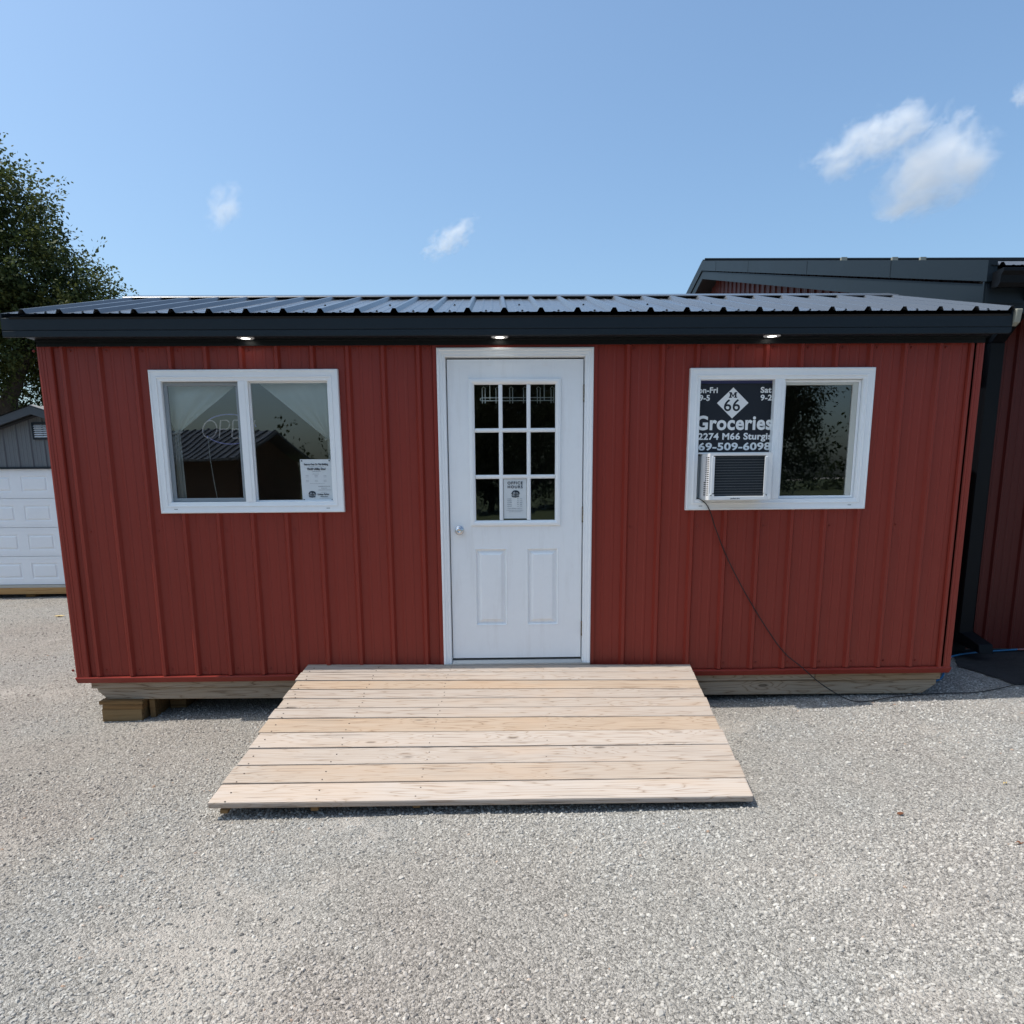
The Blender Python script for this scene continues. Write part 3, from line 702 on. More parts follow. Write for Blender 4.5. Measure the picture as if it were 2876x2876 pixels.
# neon sign, unlit
NS = thing('neon_sign', (-1.93, .07, 1.6), 'unlit oval neon OPEN sign hanging behind the left window', 'neon sign')
mb = MB(); yy = .032
def sh(x, z): return (-1.925+x+.16*z, yy, 1.595+z)
H = .058
def oval(a0, a1, rx, rzz, cx=-1.922, cz=1.595, n=40): return [(cx+rx*math.cos(t), yy+.006, cz+rzz*math.sin(t)) for t in np.linspace(a0, a1, n)]
mb.tube(oval(math.radians(8), math.radians(172), .176, .097), .0042, 6); mb.build('oval_tube', 'neonblue', NS); mb = MB(); mb.tube(oval(math.radians(205), math.radians(335), .176, .097), .0042, 6); mb.build('oval_tube', 'neonblue', NS)
def letters():
    o = [sh(-.13+.047*math.cos(t), H*.98*math.sin(t)) for t in np.linspace(0, 2*math.pi, 24)][:-1]
    yield o, True
    yield [sh(-.062, -H), sh(-.062, H), sh(-.02, H), sh(-.004, H*.8), sh(0, H*.5), sh(-.004, H*.2), sh(-.02, 0), sh(-.058, 0)], False
    yield [sh(.075, H), sh(.028, H), sh(.022, H*.9), sh(.022, -H*.9), sh(.028, -H), sh(.072, -H)], False
    yield [sh(.022, 0), sh(.065, 0)], False
    yield [sh(.105, -H), sh(.105, H), sh(.165, -H), sh(.165, H)], False
for pts, cl in letters():
    mb = MB(); mb.tube(pts, .0042, 6, closed=cl); mb.build('letter_tube', 'neonpink', NS)
mb = MB(); mb.tube([(-2.09, .08, 1.55), (-2.088, .085, 1.4), (-2.075, .085, 1.25), (-2.062, .08, 1.155), (-2.06, .08, 1.13)], .0022, 5); mb.build('cable', 'wire', NS); mb = MB(); mb.tube([(-1.80, .08, 1.50), (-1.82, .08, 1.35), (-1.86, .085, 1.2), (-1.875, .08, 1.12)], .0022, 5); mb.build('cable', 'wire', NS)

# curtains tied back in the left window
def curtain(top0, top1, tie, bottom, label, y=.075):
    """cloth between a top edge and a tie point, with folds"""
    T = 22; S = 40; mb = MB(); vs = []
    for j in range(T+1):
        t = j/T
        for i in range(S+1):
            s = i/S
            xa = top0+(top1-top0)*s; za = 1.93
            tx = tie[0]+(s-.5)*.035; tz = tie[1]+(s-.5)*.02*(1 if top1 > top0 else 1)
            sag = .05*math.sin(math.pi*t)*(s)
            x = xa+(tx-xa)*t; z = za+(tz-za)*t - sag*0
            fold = (.010*math.sin(s*8+t*1.2)+.005*math.sin(s*21))*(1-.45*t)+.01*noise.noise((s*9, t*4, 2))
            vs.append((x, y+fold, z))
    mb.add(vs, [(j*(S+1)+i, j*(S+1)+i+1, (j+1)*(S+1)+i+1, (j+1)*(S+1)+i) for j in range(T) for i in range(S)])
    c = thing('curtain', (tie[0], y, bottom), label, 'curtain')
    mb.build('drape', 'curtain', c, smooth=True)
    mb = MB(); vs = []; T2 = 14; S2 = 24; sg = 1 if tie[0] > -1.7 else -1
    for j in range(T2+1):
        t = j/T2
        for i in range(S2+1):
            s = i/S2; wdt = .045+.05*t
            vs.append((tie[0]+(s-.3)*wdt*sg*1.2+.01*t*sg, y-.01+.012*math.sin(s*22), tie[1]+.01-(tie[1]-bottom)*t))
    mb.add(vs, [(j*(S2+1)+i, j*(S2+1)+i+1, (j+1)*(S2+1)+i+1, (j+1)*(S2+1)+i) for j in range(T2) for i in range(S2)])
    mb.build('tail', 'curtain', c, smooth=True)
    mb = MB(); mb.tube([(tie[0]+.03*math.cos(a), y-.01+.022*math.sin(a), tie[1]+.008*math.cos(a)) for a in np.linspace(0, 2*math.pi, 14)[:-1]], .008, 6, closed=True); mb.build('tie', 'curtain', c)
curtain(-2.42, -1.82, (-2.285, 1.575), 1.06, 'white curtain tied back at the left of the left window')
curtain(-1.76, -1.18, (-1.262, 1.535), 1.06, 'white curtain tied back at the right, above the rental notice')

# ------------------------------------------------------------ grocery sign in the open half of the right window
GS = thing('shop_sign', (1.48, .03, 1.42), 'black and white groceries sign filling the left half of the right window', 'sign')
mb = MB(); mb.box(1.08, 1.83, .024, .028, 1.418, 1.872); mb.build('board', 'signblack', GS)
mb = MB(); mb.box(1.21, 1.76, .030, .036, 1.866, 1.92); mb.build('shade_strip', 'bluestrip', GS)
ys = .0235
mb = MB(); cxs, czs = 1.470, 1.7455; mb.prism([(cxs-.107, czs), (cxs, czs-.101), (cxs+.107, czs), (cxs, czs+.101)], ys-.0008, ys); mb.build('diamond', 'signwhite', GS)
SG = lambda body, x0, x1, z, size, mat='signwhite', b=.03: text('lettering', body, x0+.011, z, ys-.001, size, mat, GS, 'LEFT', b*size, 1, 1.05, width=x1-x0)
def slab_m(cx, z0, h, w):
    t, e = w*.20, h*.20; x0, x1 = cx-w/2, cx+w/2
    mb = MB(); pts = [(x0-.1*w, z0), (x0+t*1.6, z0), (x0+t*1.6, z0+e), (x0+t*1.25, z0+e), (x0+t*1.25, z0+h*.62), (cx-w*.03, z0+e*.6), (cx+w*.03, z0+e*.6), (x1-t*1.25, z0+h*.62), (x1-t*1.25, z0+e), (x1-t*1.6, z0+e), (x1-t*1.6, z0), (x1+.1*w, z0), (x1+.1*w, z0+e), (x1-t*.1, z0+e), (x1-t*.1, z0+h-e), (x1+.1*w, z0+h-e), (x1+.1*w, z0+h), (x1-t*1.3, z0+h), (cx, z0+h*.42), (x0+t*1.3, z0+h), (x0-.1*w, z0+h), (x0-.1*w, z0+h-e), (x0+t*.1, z0+h-e), (x0+t*.1, z0+e), (x0-.1*w, z0+e)]
    mb.prism(pts, ys-.0012, ys-.0008); return mb.build('lettering', 'signblack', GS)
slab_m(1.470, 1.779, .037, .046)
SG('66', 1.400, 1.510, 1.694, .108, 'signblack', .012)
SG('Mon-Fri', 1.184, 1.354, 1.812, .051); SG('9-5', 1.231, 1.302, 1.762, .051)
SG('Sat', 1.644, 1.718, 1.812, .051); SG('9-2', 1.646, 1.724, 1.762, .051)
SG('Groceries', 1.212, 1.737, 1.572, .128); SG('2274 M66 Sturgis', 1.232, 1.737, 1.506, .060); SG('269-509-6098', 1.188, 1.734, 1.436, .068)

# ------------------------------------------------------------ air conditioner
AC = thing('air_conditioner', (1.47, 0, 1.105), 'white window air conditioner under the groceries sign with dark rear coil', 'air conditioner')
ax0, ax1, ay, az0, az1 = 1.265, 1.676, -.215, 1.105, 1.408
mb = MB()
mb.holes(ax0, ax1, az0, az1, ay, [(1.287, 1.637, 1.128, 1.394)])
mb.ring(1.287, 1.637, 1.128, 1.394, [(0, ay), (.002, ay+.002), (.003, ay+.018)])
mb.quad((ax0, ay, az1), (ax1, ay, az1), (ax1, .04, az1), (ax0, .04, az1)); mb.quad((ax0, ay, az0), (ax1, ay, az0), (ax1, .04, az0), (ax0, .04, az0)); mb.quad((ax1, ay, az0), (ax1, ay, az1), (ax1, .04, az1), (ax1, .04, az0))
# left side with louvre slots
sl_ = []
for i in range(19):
    z = 1.384-.0135*i
    sl_.append((-.200, -.155, z-.0065, z))
    if i > 11: sl_.append((-.140, -.085, z-.0065, z))
    else: sl_.append((-.140, -.120, z-.0065, z))
tmp = MB(); tmp.holes(ay, .04, az0, az1, 0, sl_)
mb.add([(ax0, v[0], v[2]) for v in tmp.v], tmp.f)
BODY = mb.build('body', 'acwhite', AC)
mb = MB(); mb.quad((ax0+.012, ay+.01, az0+.01), (ax0+.012, .03, az0+.01), (ax0+.012, .03, az1-.01), (ax0+.012, ay+.01, az1-.01)); mb.build('inner_liner', 'cord', AC)
mb = MB(); mb.quad((1.285, ay+.015, 1.126), (1.639, ay+.015, 1.126), (1.639, ay+.015, 1.396), (1.285, ay+.015, 1.396)); mb.build('coil', 'acdark', AC)
for i in range(15):
    z = 1.142+i*.0172
    mb = MB(); mb.tube([(1.289, ay+.009, z), (1.635, ay+.009, z+.001)], .0011, 5); mb.build('grille_wire', 'acwire', AC)
for x0, x1 in ((1.292, 1.284), (1.632, 1.640)):
    mb = MB(); mb.box(min(x0, x1)-.006, max(x0, x1)+.006, ay-.004, ay+.001, 1.150, 1.385); mb.build('side_rail', 'acwhite', AC, .0015)
mb = MB(); mb.prism([(1.268, 1.1065), (1.674, 1.1065), (1.674, 1.1285), (1.648, 1.1285), (1.640, 1.145), (1.628, 1.145), (1.628, 1.129), (1.300, 1.129), (1.300, 1.143), (1.284, 1.145), (1.268, 1.140)], ay-.006, ay+.001); mb.build('base_pan', 'acwhite', AC)
text('lettering', 'perfect aire', 1.44, 1.112, ay-.0067, .013, 'ink', AC, 'CENTER', .0002)
for x in (1.278, 1.645): mb = MB(); mb.cyl((x, ay-.0062, 1.138), (0, -1, 0), .0045, .003, 8); mb.build('bolt', 'chrome', AC)
mb = MB()
for i in range(5): mb.prism([(1.2355+.006*i, az0+.01), (1.2415+.006*i, az0+.01), (1.2415+.006*i, az1-.01), (1.2355+.006*i, az1-.01)], .006+(i % 2)*.006, .012+(i % 2)*.006)
mb.build('side_curtain', 'panelgrey', AC)
mb = MB(); mb.box(1.676, 1.7345, -.012, .012, az0+.0, az1); mb.build('side_curtain', 'acwhite', AC, .001)
mb = MB(); mb.box(1.236, 1.7345, -.020, .018, az1+.0005, 1.419); mb.build('top_rail', 'acwhite', AC, .001)

# ------------------------------------------------------------ cords
def cordpath(pts, r, sub=6):
    out = []; P = [Vector(p) for p in pts]; P = [P[0]]+P+[P[-1]]
    for i in range(1, len(P)-2):
        for j in range(sub):
            t = j/sub; a, b, c, d = P[i-1], P[i], P[i+1], P[i+2]
            out.append(.5*((2*b)+(-a+c)*t+(2*a-5*b+4*c-d)*t*t+(-a+3*b-3*c+d)*t**3))
    out.append(P[-2]); return out
g_ = lambda x, y, dz=.006: (x, y, gz(x, y)+dz+.006)
PC = thing('power_cord', (1.26, -.04, 1.09), 'black power cord drooping from the air conditioner down the wall and along the gravel', 'cord')
mb = MB(); mb.tube(cordpath([(1.245, -.036, 1.112), (1.262, -.05, 1.103), (1.30, -.048, 1.072), (1.335, -.042, 1.01), (1.37, -.035, .917), (1.458, -.03, .719), (1.597, -.028, .468), (1.763, -.03, .211), (1.901, -.034, .028), (2.03, -.045, -.08), (2.17, -.06, -.20), (2.33, -.075, -.30), g_(2.42, -.09), g_(2.52, -.10), g_(2.62, -.06), g_(2.78, -.005), g_(2.95, .03), g_(3.15, .04), g_(3.35, .035), g_(3.55, .09), g_(3.8, .18, .02), g_(4.05, .35, .03), g_(4.4, .45, .03), g_(4.9, .5, .03), g_(5.6, .4, .03)], .0045), .0037, 8)
mb.build('cable', 'cord', PC, smooth=True)
BC = thing('hose', (3.4, .6, -.33), 'thin blue hose lying beside the downspout outlet at the right', 'hose')
mb = MB(); mb.tube(cordpath([g_(3.02, .42, .0), g_(3.12, .36), g_(3.24, .36), g_(3.36, .45), g_(3.48, .62, .02), g_(3.62, .88, .03), g_(3.85, 1.05, .03), (4.12, 1.12, -.27), (4.45, 1.16, -.262)], .006), .0075, 8); mb.build('blue_hose', 'bluecord', BC, smooth=True)
mb = MB(); mb.tube(cordpath([(4.45, 1.16, -.262), (4.8, 1.17, -.262), (5.4, 1.16, -.265)], .006), .0075, 8); mb.build('red_hose', 'redcord', BC, smooth=True)

# ------------------------------------------------------------ ramp
RP = thing('ramp', (-.15, -.9, -.33), 'low entrance ramp of pale weathered pine boards below the white door', 'ramp')
TL, TR_, BL, BR = Vector((-1.494, -.034, -.033)), Vector((1.220, -.034, -.044)), Vector((-1.578, -1.728, -.320)), Vector((1.133, -1.706, -.290))
wd = [5.5]*6+[7.25]*5; tot = sum(wd); acc = 0
nrm = (BR-TL).cross(TR_-BL).normalized(); nrm = nrm if nrm.z > 0 else -nrm
RUN = (.024, .19, .378, .623, .811, .979)
for i, wi in enumerate(wd):
    t0 = acc/tot; acc += wi; t1 = acc/tot
    g = .0036/1.72
    A, B = TL.lerp(BL, t0+g), TR_.lerp(BR, t0+g); Cc, D = TL.lerp(BL, t1-g), TR_.lerp(BR, t1-g)
    ex = (B-A).normalized(); l0, l1 = random.uniform(-.008, .008), random.uniform(-.005, .005)
    th = .033 if i < 10 else .036; lift = random.uniform(-.0015, .0015)
    # build in the board's own frame so the grain follows it
    o = (A+B+Cc+D)/4; ey = ((A+B)/2-(Cc+D)/2); wdt = ey.length; ey.normalize(); ez = ex.cross(ey).normalized()
    Lh = ((B-A).length+(D-Cc).length)/4
    mb = MB(); a, b = -Lh+l0, Lh+l1; hw = wdt/2; cx_ = 0
    mb.v = [(a, -hw, -th), (b, -hw, -th), (b, hw, -th), (a, hw, -th), (a, -hw, lift), (b, -hw, lift), (b, hw, lift), (a, hw, lift)]
    sk = ((A+B)/2-(Cc+D)/2).dot(ex)/2
    mb.v = [(x+(sk if y > 0 else -sk), y, z) for x, y, z in mb.v]
    mb.f = [(0, 3, 2, 1), (4, 5, 6, 7), (0, 1, 5, 4), (1, 2, 6, 5), (2, 3, 7, 6), (3, 0, 4, 7)]
    pl = mb.build('plank', 'ramp', RP, .0045 if i < 10 else .009, seg=2)
    pl['tone'] = (.55, .62, .05, .5, .45, .6, .02, .85, .7, .38, .97)[i]
    pl.matrix_local = Matrix.Translation(o-WPOS['ramp']) @ Matrix((ex, ey, ez)).transposed().to_4x4() @ Matrix.Translation(pl.location+WPOS['ramp'])
    # nails
    mb = MB()
    for r in RUN:
        for q in ((.27, .73) if wi > 6 else (.3, .7)):
            p = A.lerp(B, r).lerp(Cc.lerp(D, r), q)+ex*random.uniform(-.012, .012)
            mb.cyl(p+ez*(lift-.001), ez, .0043, .0014, 7)
    tag(mb.build('nails', 'nail', RP), kind='stuff')
for r in RUN:
    a, b = TL.lerp(TR_, r), BL.lerp(BR, r); mb = MB(); hw = .019
    a = a+Vector((0, -.03, -.036)); zt = b.z-.0375
    mb.hexa([(b.x-hw, b.y+.055, zt-.022), (b.x+hw, b.y+.055, zt-.022), (a.x+hw, a.y, a.z-.14), (a.x-hw, a.y, a.z-.14), (b.x-hw, b.y+.055, zt), (b.x+hw, b.y+.055, zt), (a.x+hw, a.y, a.z), (a.x-hw, a.y, a.z)])
    mb.build('stringer', 'block', RP, .002)
mb = MB(); mb.box(-1.47, 1.2, -.055, -.03, -.17, -.075); mb.build('ledger', 'block', RP, .002)

# ------------------------------------------------------------ cribbing under the left end
BG = 'timber blocks under the left end of the shed'
def blk(x0, x1, y0, y1, z0, z1, label, rot=0, mat='block'):
    mb = MB(); mb.box(x0, x1, y0, y1, z0, z1); o = mb.build('timber_block', mat, None, .004, seg=2); o.rotation_euler.z = rot; return tag(o, label, 'timber block', BG)
gb = gz(-2.85, .1)
blk(-2.985, -2.702, .02, .22, gb-.02, -.350, 'thick brown timber block lying on the gravel, lowest under the left skid')
blk(-2.975, -2.690, .012, .22, -.3495, -.318, 'thin brown timber board in the middle of the stack under the left skid')
blk(-2.998, -2.688, .016, .22, -.3175, -.2895, 'thin brown timber board on top of the stack under the left skid')
blk(-2.676, -2.636, .09, .40, gb-.02, -.300, 'dark upright timber block just right of the stack under the left skid')
blk(-2.62, -2.50, .30, .60, gz(-2.5, .4)-.02, -.33, 'dark timber block in the shade behind the left skid')

# ------------------------------------------------------------ large red building at the right
BB = thing('building', (3.85, 1.2, -.3), 'large red metal building with black trim and gutter behind the right end of the shed', 'building')
EYb, EZb, RYb, RZb, XB = .75, 2.80, 9.0, 4.975, 3.57
sl_b = (RZb-EZb)/(RYb-EYb)
def zb(y): return EZb+sl_b*(y-EYb)
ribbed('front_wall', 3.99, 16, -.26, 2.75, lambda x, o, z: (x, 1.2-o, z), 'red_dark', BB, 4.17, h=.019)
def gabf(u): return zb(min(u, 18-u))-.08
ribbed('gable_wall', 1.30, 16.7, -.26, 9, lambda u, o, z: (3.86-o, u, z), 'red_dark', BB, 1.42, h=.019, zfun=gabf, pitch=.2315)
mb = MB(); mb.box(3.838, 3.995, 1.172, 1.20, -.27, 2.75); mb.box(3.838, 3.862, 1.20, 1.33, -.27, 2.78); mb.build('corner_trim', 'black', BB, .003)
for s in (1, -1):
    n = 14
    for i in range(n):
        a = XB+.01+i*.926
        def fb(x, o, t, s=s, d=.001*(i % 2)):
            y = EYb-.03+t*(RYb-EYb+.03); p = Vector((x, y, zb(y)+o+d))
            if s < 0: p.y = 18-p.y
            return tuple(p)
        ribbed('roof_panel', a, a+.93, 0, 1, fb, 'roof', BB, 3.66, h=.022)
for s in (1, -1):
    mb = MB()
    q = (lambda y: y) if s > 0 else (lambda y: 18-y)
    mb.prismx([(q(EYb+.02), zb(EYb)-.02), (q(RYb), RZb-.02), (q(RYb), RZb-.06), (q(EYb+.02), zb(EYb)-.06)], XB+.03, 16)
    mb.build('roof_deck', 'black', BB)
for s in (1, -1):
    mb = MB()
    q = (lambda y: y) if s > 0 else (lambda y: 18-y)
    mb.prismx([(q(EYb-.02), zb(EYb)+.03), (q(RYb), RZb+.04), (q(RYb), RZb-.12), (q(EYb-.02), zb(EYb)-.12)], XB-.012, XB+.06)
    mb.build('rake_trim', 'charcoal', BB)
for s in (1, -1):
    mb = MB()
    q = (lambda y: y) if s > 0 else (lambda y: 18-y)
    mb.prismx([(q(EYb), zb(EYb)-.135), (q(RYb), RZb-.135), (q(RYb), RZb-.26), (q(EYb), zb(EYb)-.285)], XB+.006, XB+.03)
    mb.build('rake_fascia', 'charcoal', BB)
for s in (1, -1):
    mb = MB()
    q = (lambda y: y) if s > 0 else (lambda y: 18-y)
    mb.prismx([(q(EYb), zb(EYb)-.265), (q(RYb), RZb-.245), (q(RYb), RZb-.26), (q(EYb), zb(EYb)-.285)], XB+.03, 3.87)
    mb.build('rake_soffit', 'black', BB)
for y in (2.2, 4.2, 6.4, 8.1):
    mb = MB(); mb.prismx([(y, zb(y)+.0335), (y+.012, zb(y+.012)+.0335), (y+.012, zb(y)-.121), (y, zb(y)-.121)], XB-.0145, XB-.0125); mb.build('trim_seam', 'black', BB)
mb = MB(); mb.tube([(XB-.0, RYb-.14, RZb+.03), (16, RYb-.14, RZb+.03)], .02, 6); mb.build('ridge_strip', 'charcoal', BB); mb = MB(); mb.tube([(XB, RYb, RZb+.035), (16, RYb, RZb+.035)], .028, 6); mb.build('ridge_cap', 'charcoal', BB)
for x in (5.95, 6.85, 7.35):
    mb = MB(); mb.box(x, x+.10, RYb-.24, RYb-.18, RZb-.07, RZb+.035); mb.build('ridge_bracket', 'backing', BB)
mb = MB(); pr = [(.74, 2.74), (.74, 2.635), (.66, 2.625), (.635, 2.65), (.63, 2.70), (.605, 2.725), (.605, 2.745), (.615, 2.748)]
for (ya, za), (yb_, zb_) in zip(pr, pr[1:]): mb.quad((3.60, ya, za), (16, ya, za), (16, yb_, zb_), (3.60, yb_, zb_))
mb.add([(3.60, *p) for p in pr], [tuple(range(len(pr)))]); mb.build('gutter', 'gutter', BB)
mb = MB(); mb.box(3.56, 16, .755, .775, 2.46, 2.76); mb.build('eave_fascia', 'charcoal', BB)
mb = MB(); mb.box(3.60, 16, .775, 1.2, 2.50, 2.51); mb.build('soffit', 'black', BB)
mb = MB(); cxp = 3.925
mb.hexa([(cxp-.05, .66, 2.62), (cxp+.05, .66, 2.62), (cxp+.05, .74, 2.62), (cxp-.05, .74, 2.62), (cxp-.05, .66, 2.64), (cxp+.05, .66, 2.64), (cxp+.05, .74, 2.64), (cxp-.05, .74, 2.64)])
mb.hexa([(cxp-.055, 1.08, 2.30), (cxp+.055, 1.08, 2.30), (cxp+.055, 1.165, 2.30), (cxp-.055, 1.165, 2.30), (cxp-.055, .66, 2.62), (cxp+.055, .66, 2.62), (cxp+.055, .745, 2.62), (cxp-.055, .745, 2.62)])
mb.box(cxp-.06, cxp+.06, 1.08, 1.168, -.08, 2.30)
mb.hexa([(cxp+.02, .90, -.235), (cxp+.14, .90, -.235), (cxp+.06, 1.168, -.18), (cxp-.06, 1.168, -.18), (cxp+.02, .92, -.16), (cxp+.14, .92, -.16), (cxp+.06, 1.08, -.08), (cxp-.06, 1.08, -.08)])
mb.build('downspout', 'gutter', BB, .004)
mb = MB(); mb.box(3.86, 16, 1.185, 1.23, -.36, -.262); mb.build('base_trim', 'black', BB)

# ------------------------------------------------------------ grey shed at the left with garage door
YS = 6.45
GSD = thing('garage_shed', (-6.95, YS, -.5), 'grey metal shed with white panelled garage door behind the left end of the red shed', 'shed')
PX, PZ = -6.93, 2.34; slp = .335
def zgs(x): return PZ-.10-slp*abs(x-PX)
ribbed('gable_wall', PX-1.75, PX+1.75, 1.47, 9, lambda x, o, z: (x, YS-o, z), 'grey_siding', GSD, -6.70, h=.018, pitch=.2, zfun=zgs, minor=True)
mb = MB(); mb.box(PX-1.75, -8.70, YS-.01, YS+.05, -.3, 1.47); mb.build('jamb', 'grey_siding', GSD); mb = MB(); mb.box(-5.6, PX+1.75, YS-.01, YS+.05, -.3, 1.47); mb.build('jamb', 'grey_siding', GSD)
for s in (-1, 1):
    mb = MB(); f = lambda u: PX+s*u
    pts = [(f(0), PZ), (f(1.95), PZ-slp*1.95), (f(1.95), PZ-slp*1.95-.115), (f(0), PZ-.115)]
    if s < 0: pts = pts[::-1]
    mb.prism(pts, YS-.20, YS-.16); mb.build('rake_trim', 'grey_roof', GSD)
    mb = MB(); pts = [(f(0), PZ-.10), (f(1.8), PZ-.10-slp*1.8), (f(1.8), PZ-slp*1.8-.13), (f(0), PZ-.135)]
    if s < 0: pts = pts[::-1]
    mb.prism(pts, YS-.03, YS-.022); mb.build('frieze_trim', 'grey_roof', GSD)
    def fz(u, o, t, s=s): return (PX+s*u*1.0, YS-.22+t*5, PZ+.015-slp*u+o)
    for j in range(5):
        def fy(y, o, t, s=s): return (PX+s*t*1.98, y, PZ+.012-slp*1.98*t+o)
        ribbed('roof_panel', YS-.22+j*.926, YS-.22+(j+1)*.926, 0, 1, fy, 'grey_roof', GSD, YS-.1, h=.02)
    mb = MB(); x = PX+s*1.74; mb.box(min(x, x+.02), max(x, x+.02), YS, YS+4.4, -.32, PZ-slp*1.75); mb.build('side_wall', 'grey_siding', GSD)
mb = MB(); mb.box(PX-1.74, PX+1.74, YS+4.4, YS+4.42, -.3, 1.7); mb.build('back_wall', 'grey_siding', GSD)
mb = MB(); mb.box(-8.8, -5.5, YS-.03, YS-.018, 1.445, 1.475); mb.build('header_trim', 'charcoal', GSD)
vx0, vx1, vz0, vz1 = -7.015, -6.825, 1.895, 2.095
mb = MB(); mb.ring(vx0-.025, vx1+.025, vz0-.025, vz1+.025, [(0, YS-.02), (0, YS-.03), (.022, YS-.03), (.025, YS-.015)]); V = mb.build('gable_vent', 'charcoal', GSD)
for i in range(6):
    z = vz0+.01+i*.031; mb = MB(); mb.hexa([(vx0, YS-.030, z), (vx1, YS-.030, z), (vx1, YS-.004, z+.016), (vx0, YS-.004, z+.016), (vx0, YS-.030, z+.004), (vx1, YS-.030, z+.004), (vx1, YS-.004, z+.020), (vx0, YS-.004, z+.020)]); mb.build('slat', 'white', V)
# garage door
GD0, GD1, GZ0, GZ1 = -8.70, -5.6, -.315, 1.445
mb = MB(); mb.box(GD0, GD1, YS+.04, YS+.07, GZ0, GZ1); GD = mb.build('garage_door', 'garage', GSD)
sec = (GZ1-GZ0)/4; pit = .545; px0 = -7.335
for j in range(4):
    z0 = GZ0+j*sec; hs = []
    for kx in range(-3, 4):
        a = px0+kx*pit
        if a > GD0+.05 and a+.40 < GD1-.02: hs.append((a, a+.40, z0+.095, z0+.335))
    mb = MB(); mb.holes(GD0+.002, GD1-.002, z0+.004, z0+sec-.004, YS+.02, hs)
    for (x0, x1, za, zb2) in hs:
        mb.ring(x0, x1, za, zb2, [(0, YS+.02), (.010, YS+.028), (.024, YS+.028), (.040, YS+.018)]); i = .040
        mb.quad((x0+i, YS+.018, za+i), (x1-i, YS+.018, za+i), (x1-i, YS+.018, zb2-i), (x0+i, YS+.018, zb2-i))
    for zz in (z0+.004, z0+sec-.004): mb.quad((GD0+.002, YS+.02, zz), (GD1-.002, YS+.02, zz), (GD1-.002, YS+.04, zz), (GD0+.002, YS+.04, zz))
    for q in (.03, .045, .39, .405):
        mb.box(GD0+.002, GD1-.002, YS+.0185, YS+.0205, z0+q, z0+q+.004)
    mb.build('door_section', 'garage', GD)
mb = MB(); mb.box(GD0, GD1, YS-.0, YS+.05, GZ0-.045, GZ0-.001); mb.build('threshold', 'alu', GSD)
mb = MB(); mb.box(PX-1.75, PX+1.75, YS-.01, YS+.04, -.46, -.362); mb.build('rim_board', 'newpine', GSD, .004)
for x in (-7.55, -6.3):
    mb = MB(); mb.box(x, x+.16, YS+.12, YS+4.3, gz(-7, 7)-.02, -.46); mb.build('skid', 'newpine', GSD, .01)
for x in (-8.5,): 
    mb = MB(); mb.box(x, x+.16, YS+.12, YS+4.3, gz(-7, 7)-.02, -.46); mb.build('skid', 'newpine', GSD, .01)

# ------------------------------------------------------------ trees
def tree(name, base, clumps, nleaf, leafsize, trunk_r, limbs, label, cat='tree', group=None, mat='leaf', droop=.3):
    T = thing(name, base, label, cat, group); bx, by, bz = base
    mb = MB()
    for path, r0, r1 in limbs:
        m = len(path); mb.tube(path, [r0+(r1-r0)*i/(m-1) for i in range(m)], 10)
    mb.build('trunk', 'bark', T, smooth=True)
    # crown: twigs inside each clump, leaves on short sprays
    C = np.array([c[:3] for c in clumps], float); R = np.array([c[3:6] for c in clumps], float); W = np.prod(R, 1)**(2/3); W /= W.sum()
    nsp = nleaf//14; ci = rng.choice(len(C), nsp, p=W)
    d = rng.normal(size=(nsp, 3)); d /= np.linalg.norm(d, axis=1)[:, None]
    rad = rng.uniform(.45, 1.0, nsp)**.6
    bump = 1+.28*np.sin(d[:, 0]*7+ci)*np.sin(d[:, 2]*6+ci*2)+.1*rng.normal(size=nsp)
    sp = C[ci]+R[ci]*d*(rad*bump)[:, None]
    # spray direction outward with droop
    dirv = d*np.array([1, 1, .6])+rng.normal(size=(nsp, 3))*.45; dirv[:, 2] -= droop; dirv /= np.linalg.norm(dirv, axis=1)[:, None]
    n = nsp*14; idx = np.repeat(np.arange(nsp), 14); t = np.tile(np.linspace(0, 1, 14), nsp)
    p = sp[idx]+dirv[idx]*(t*leafsize*6)[:, None]+rng.normal(size=(n, 3))*leafsize*.55
    ld = dirv[idx]+rng.normal(size=(n, 3))*.7; ld[:, 2] -= .2; ld /= np.linalg.norm(ld, axis=1)[:, None]
    side = np.cross(ld, rng.normal(size=(n, 3))*.6+np.array([0, 0, 1.])); side /= np.linalg.norm(side, axis=1)[:, None]+1e-9
    s = leafsize*rng.uniform(.6, 1.3, n)[:, None]
    v = np.stack([p, p+ld*s*.5+side*s*.30, p+ld*s, p+ld*s*.5-side*s*.30], 1).reshape(-1, 3)-np.array(base)
    me = bpy.data.meshes.new('crown'); me.vertices.add(4*n); me.vertices.foreach_set('co', v.ravel().astype(np.float32))
    me.loops.add(4*n); me.loops.foreach_set('vertex_index', np.arange(4*n, dtype=np.int32)); me.polygons.add(n)
    me.polygons.foreach_set('loop_start', np.arange(0, 4*n, 4, dtype=np.int32)); me.polygons.foreach_set('loop_total', np.full(n, 4, np.int32)); me.update(calc_edges=True)
    o = link('crown', me, mat, T, base); return T
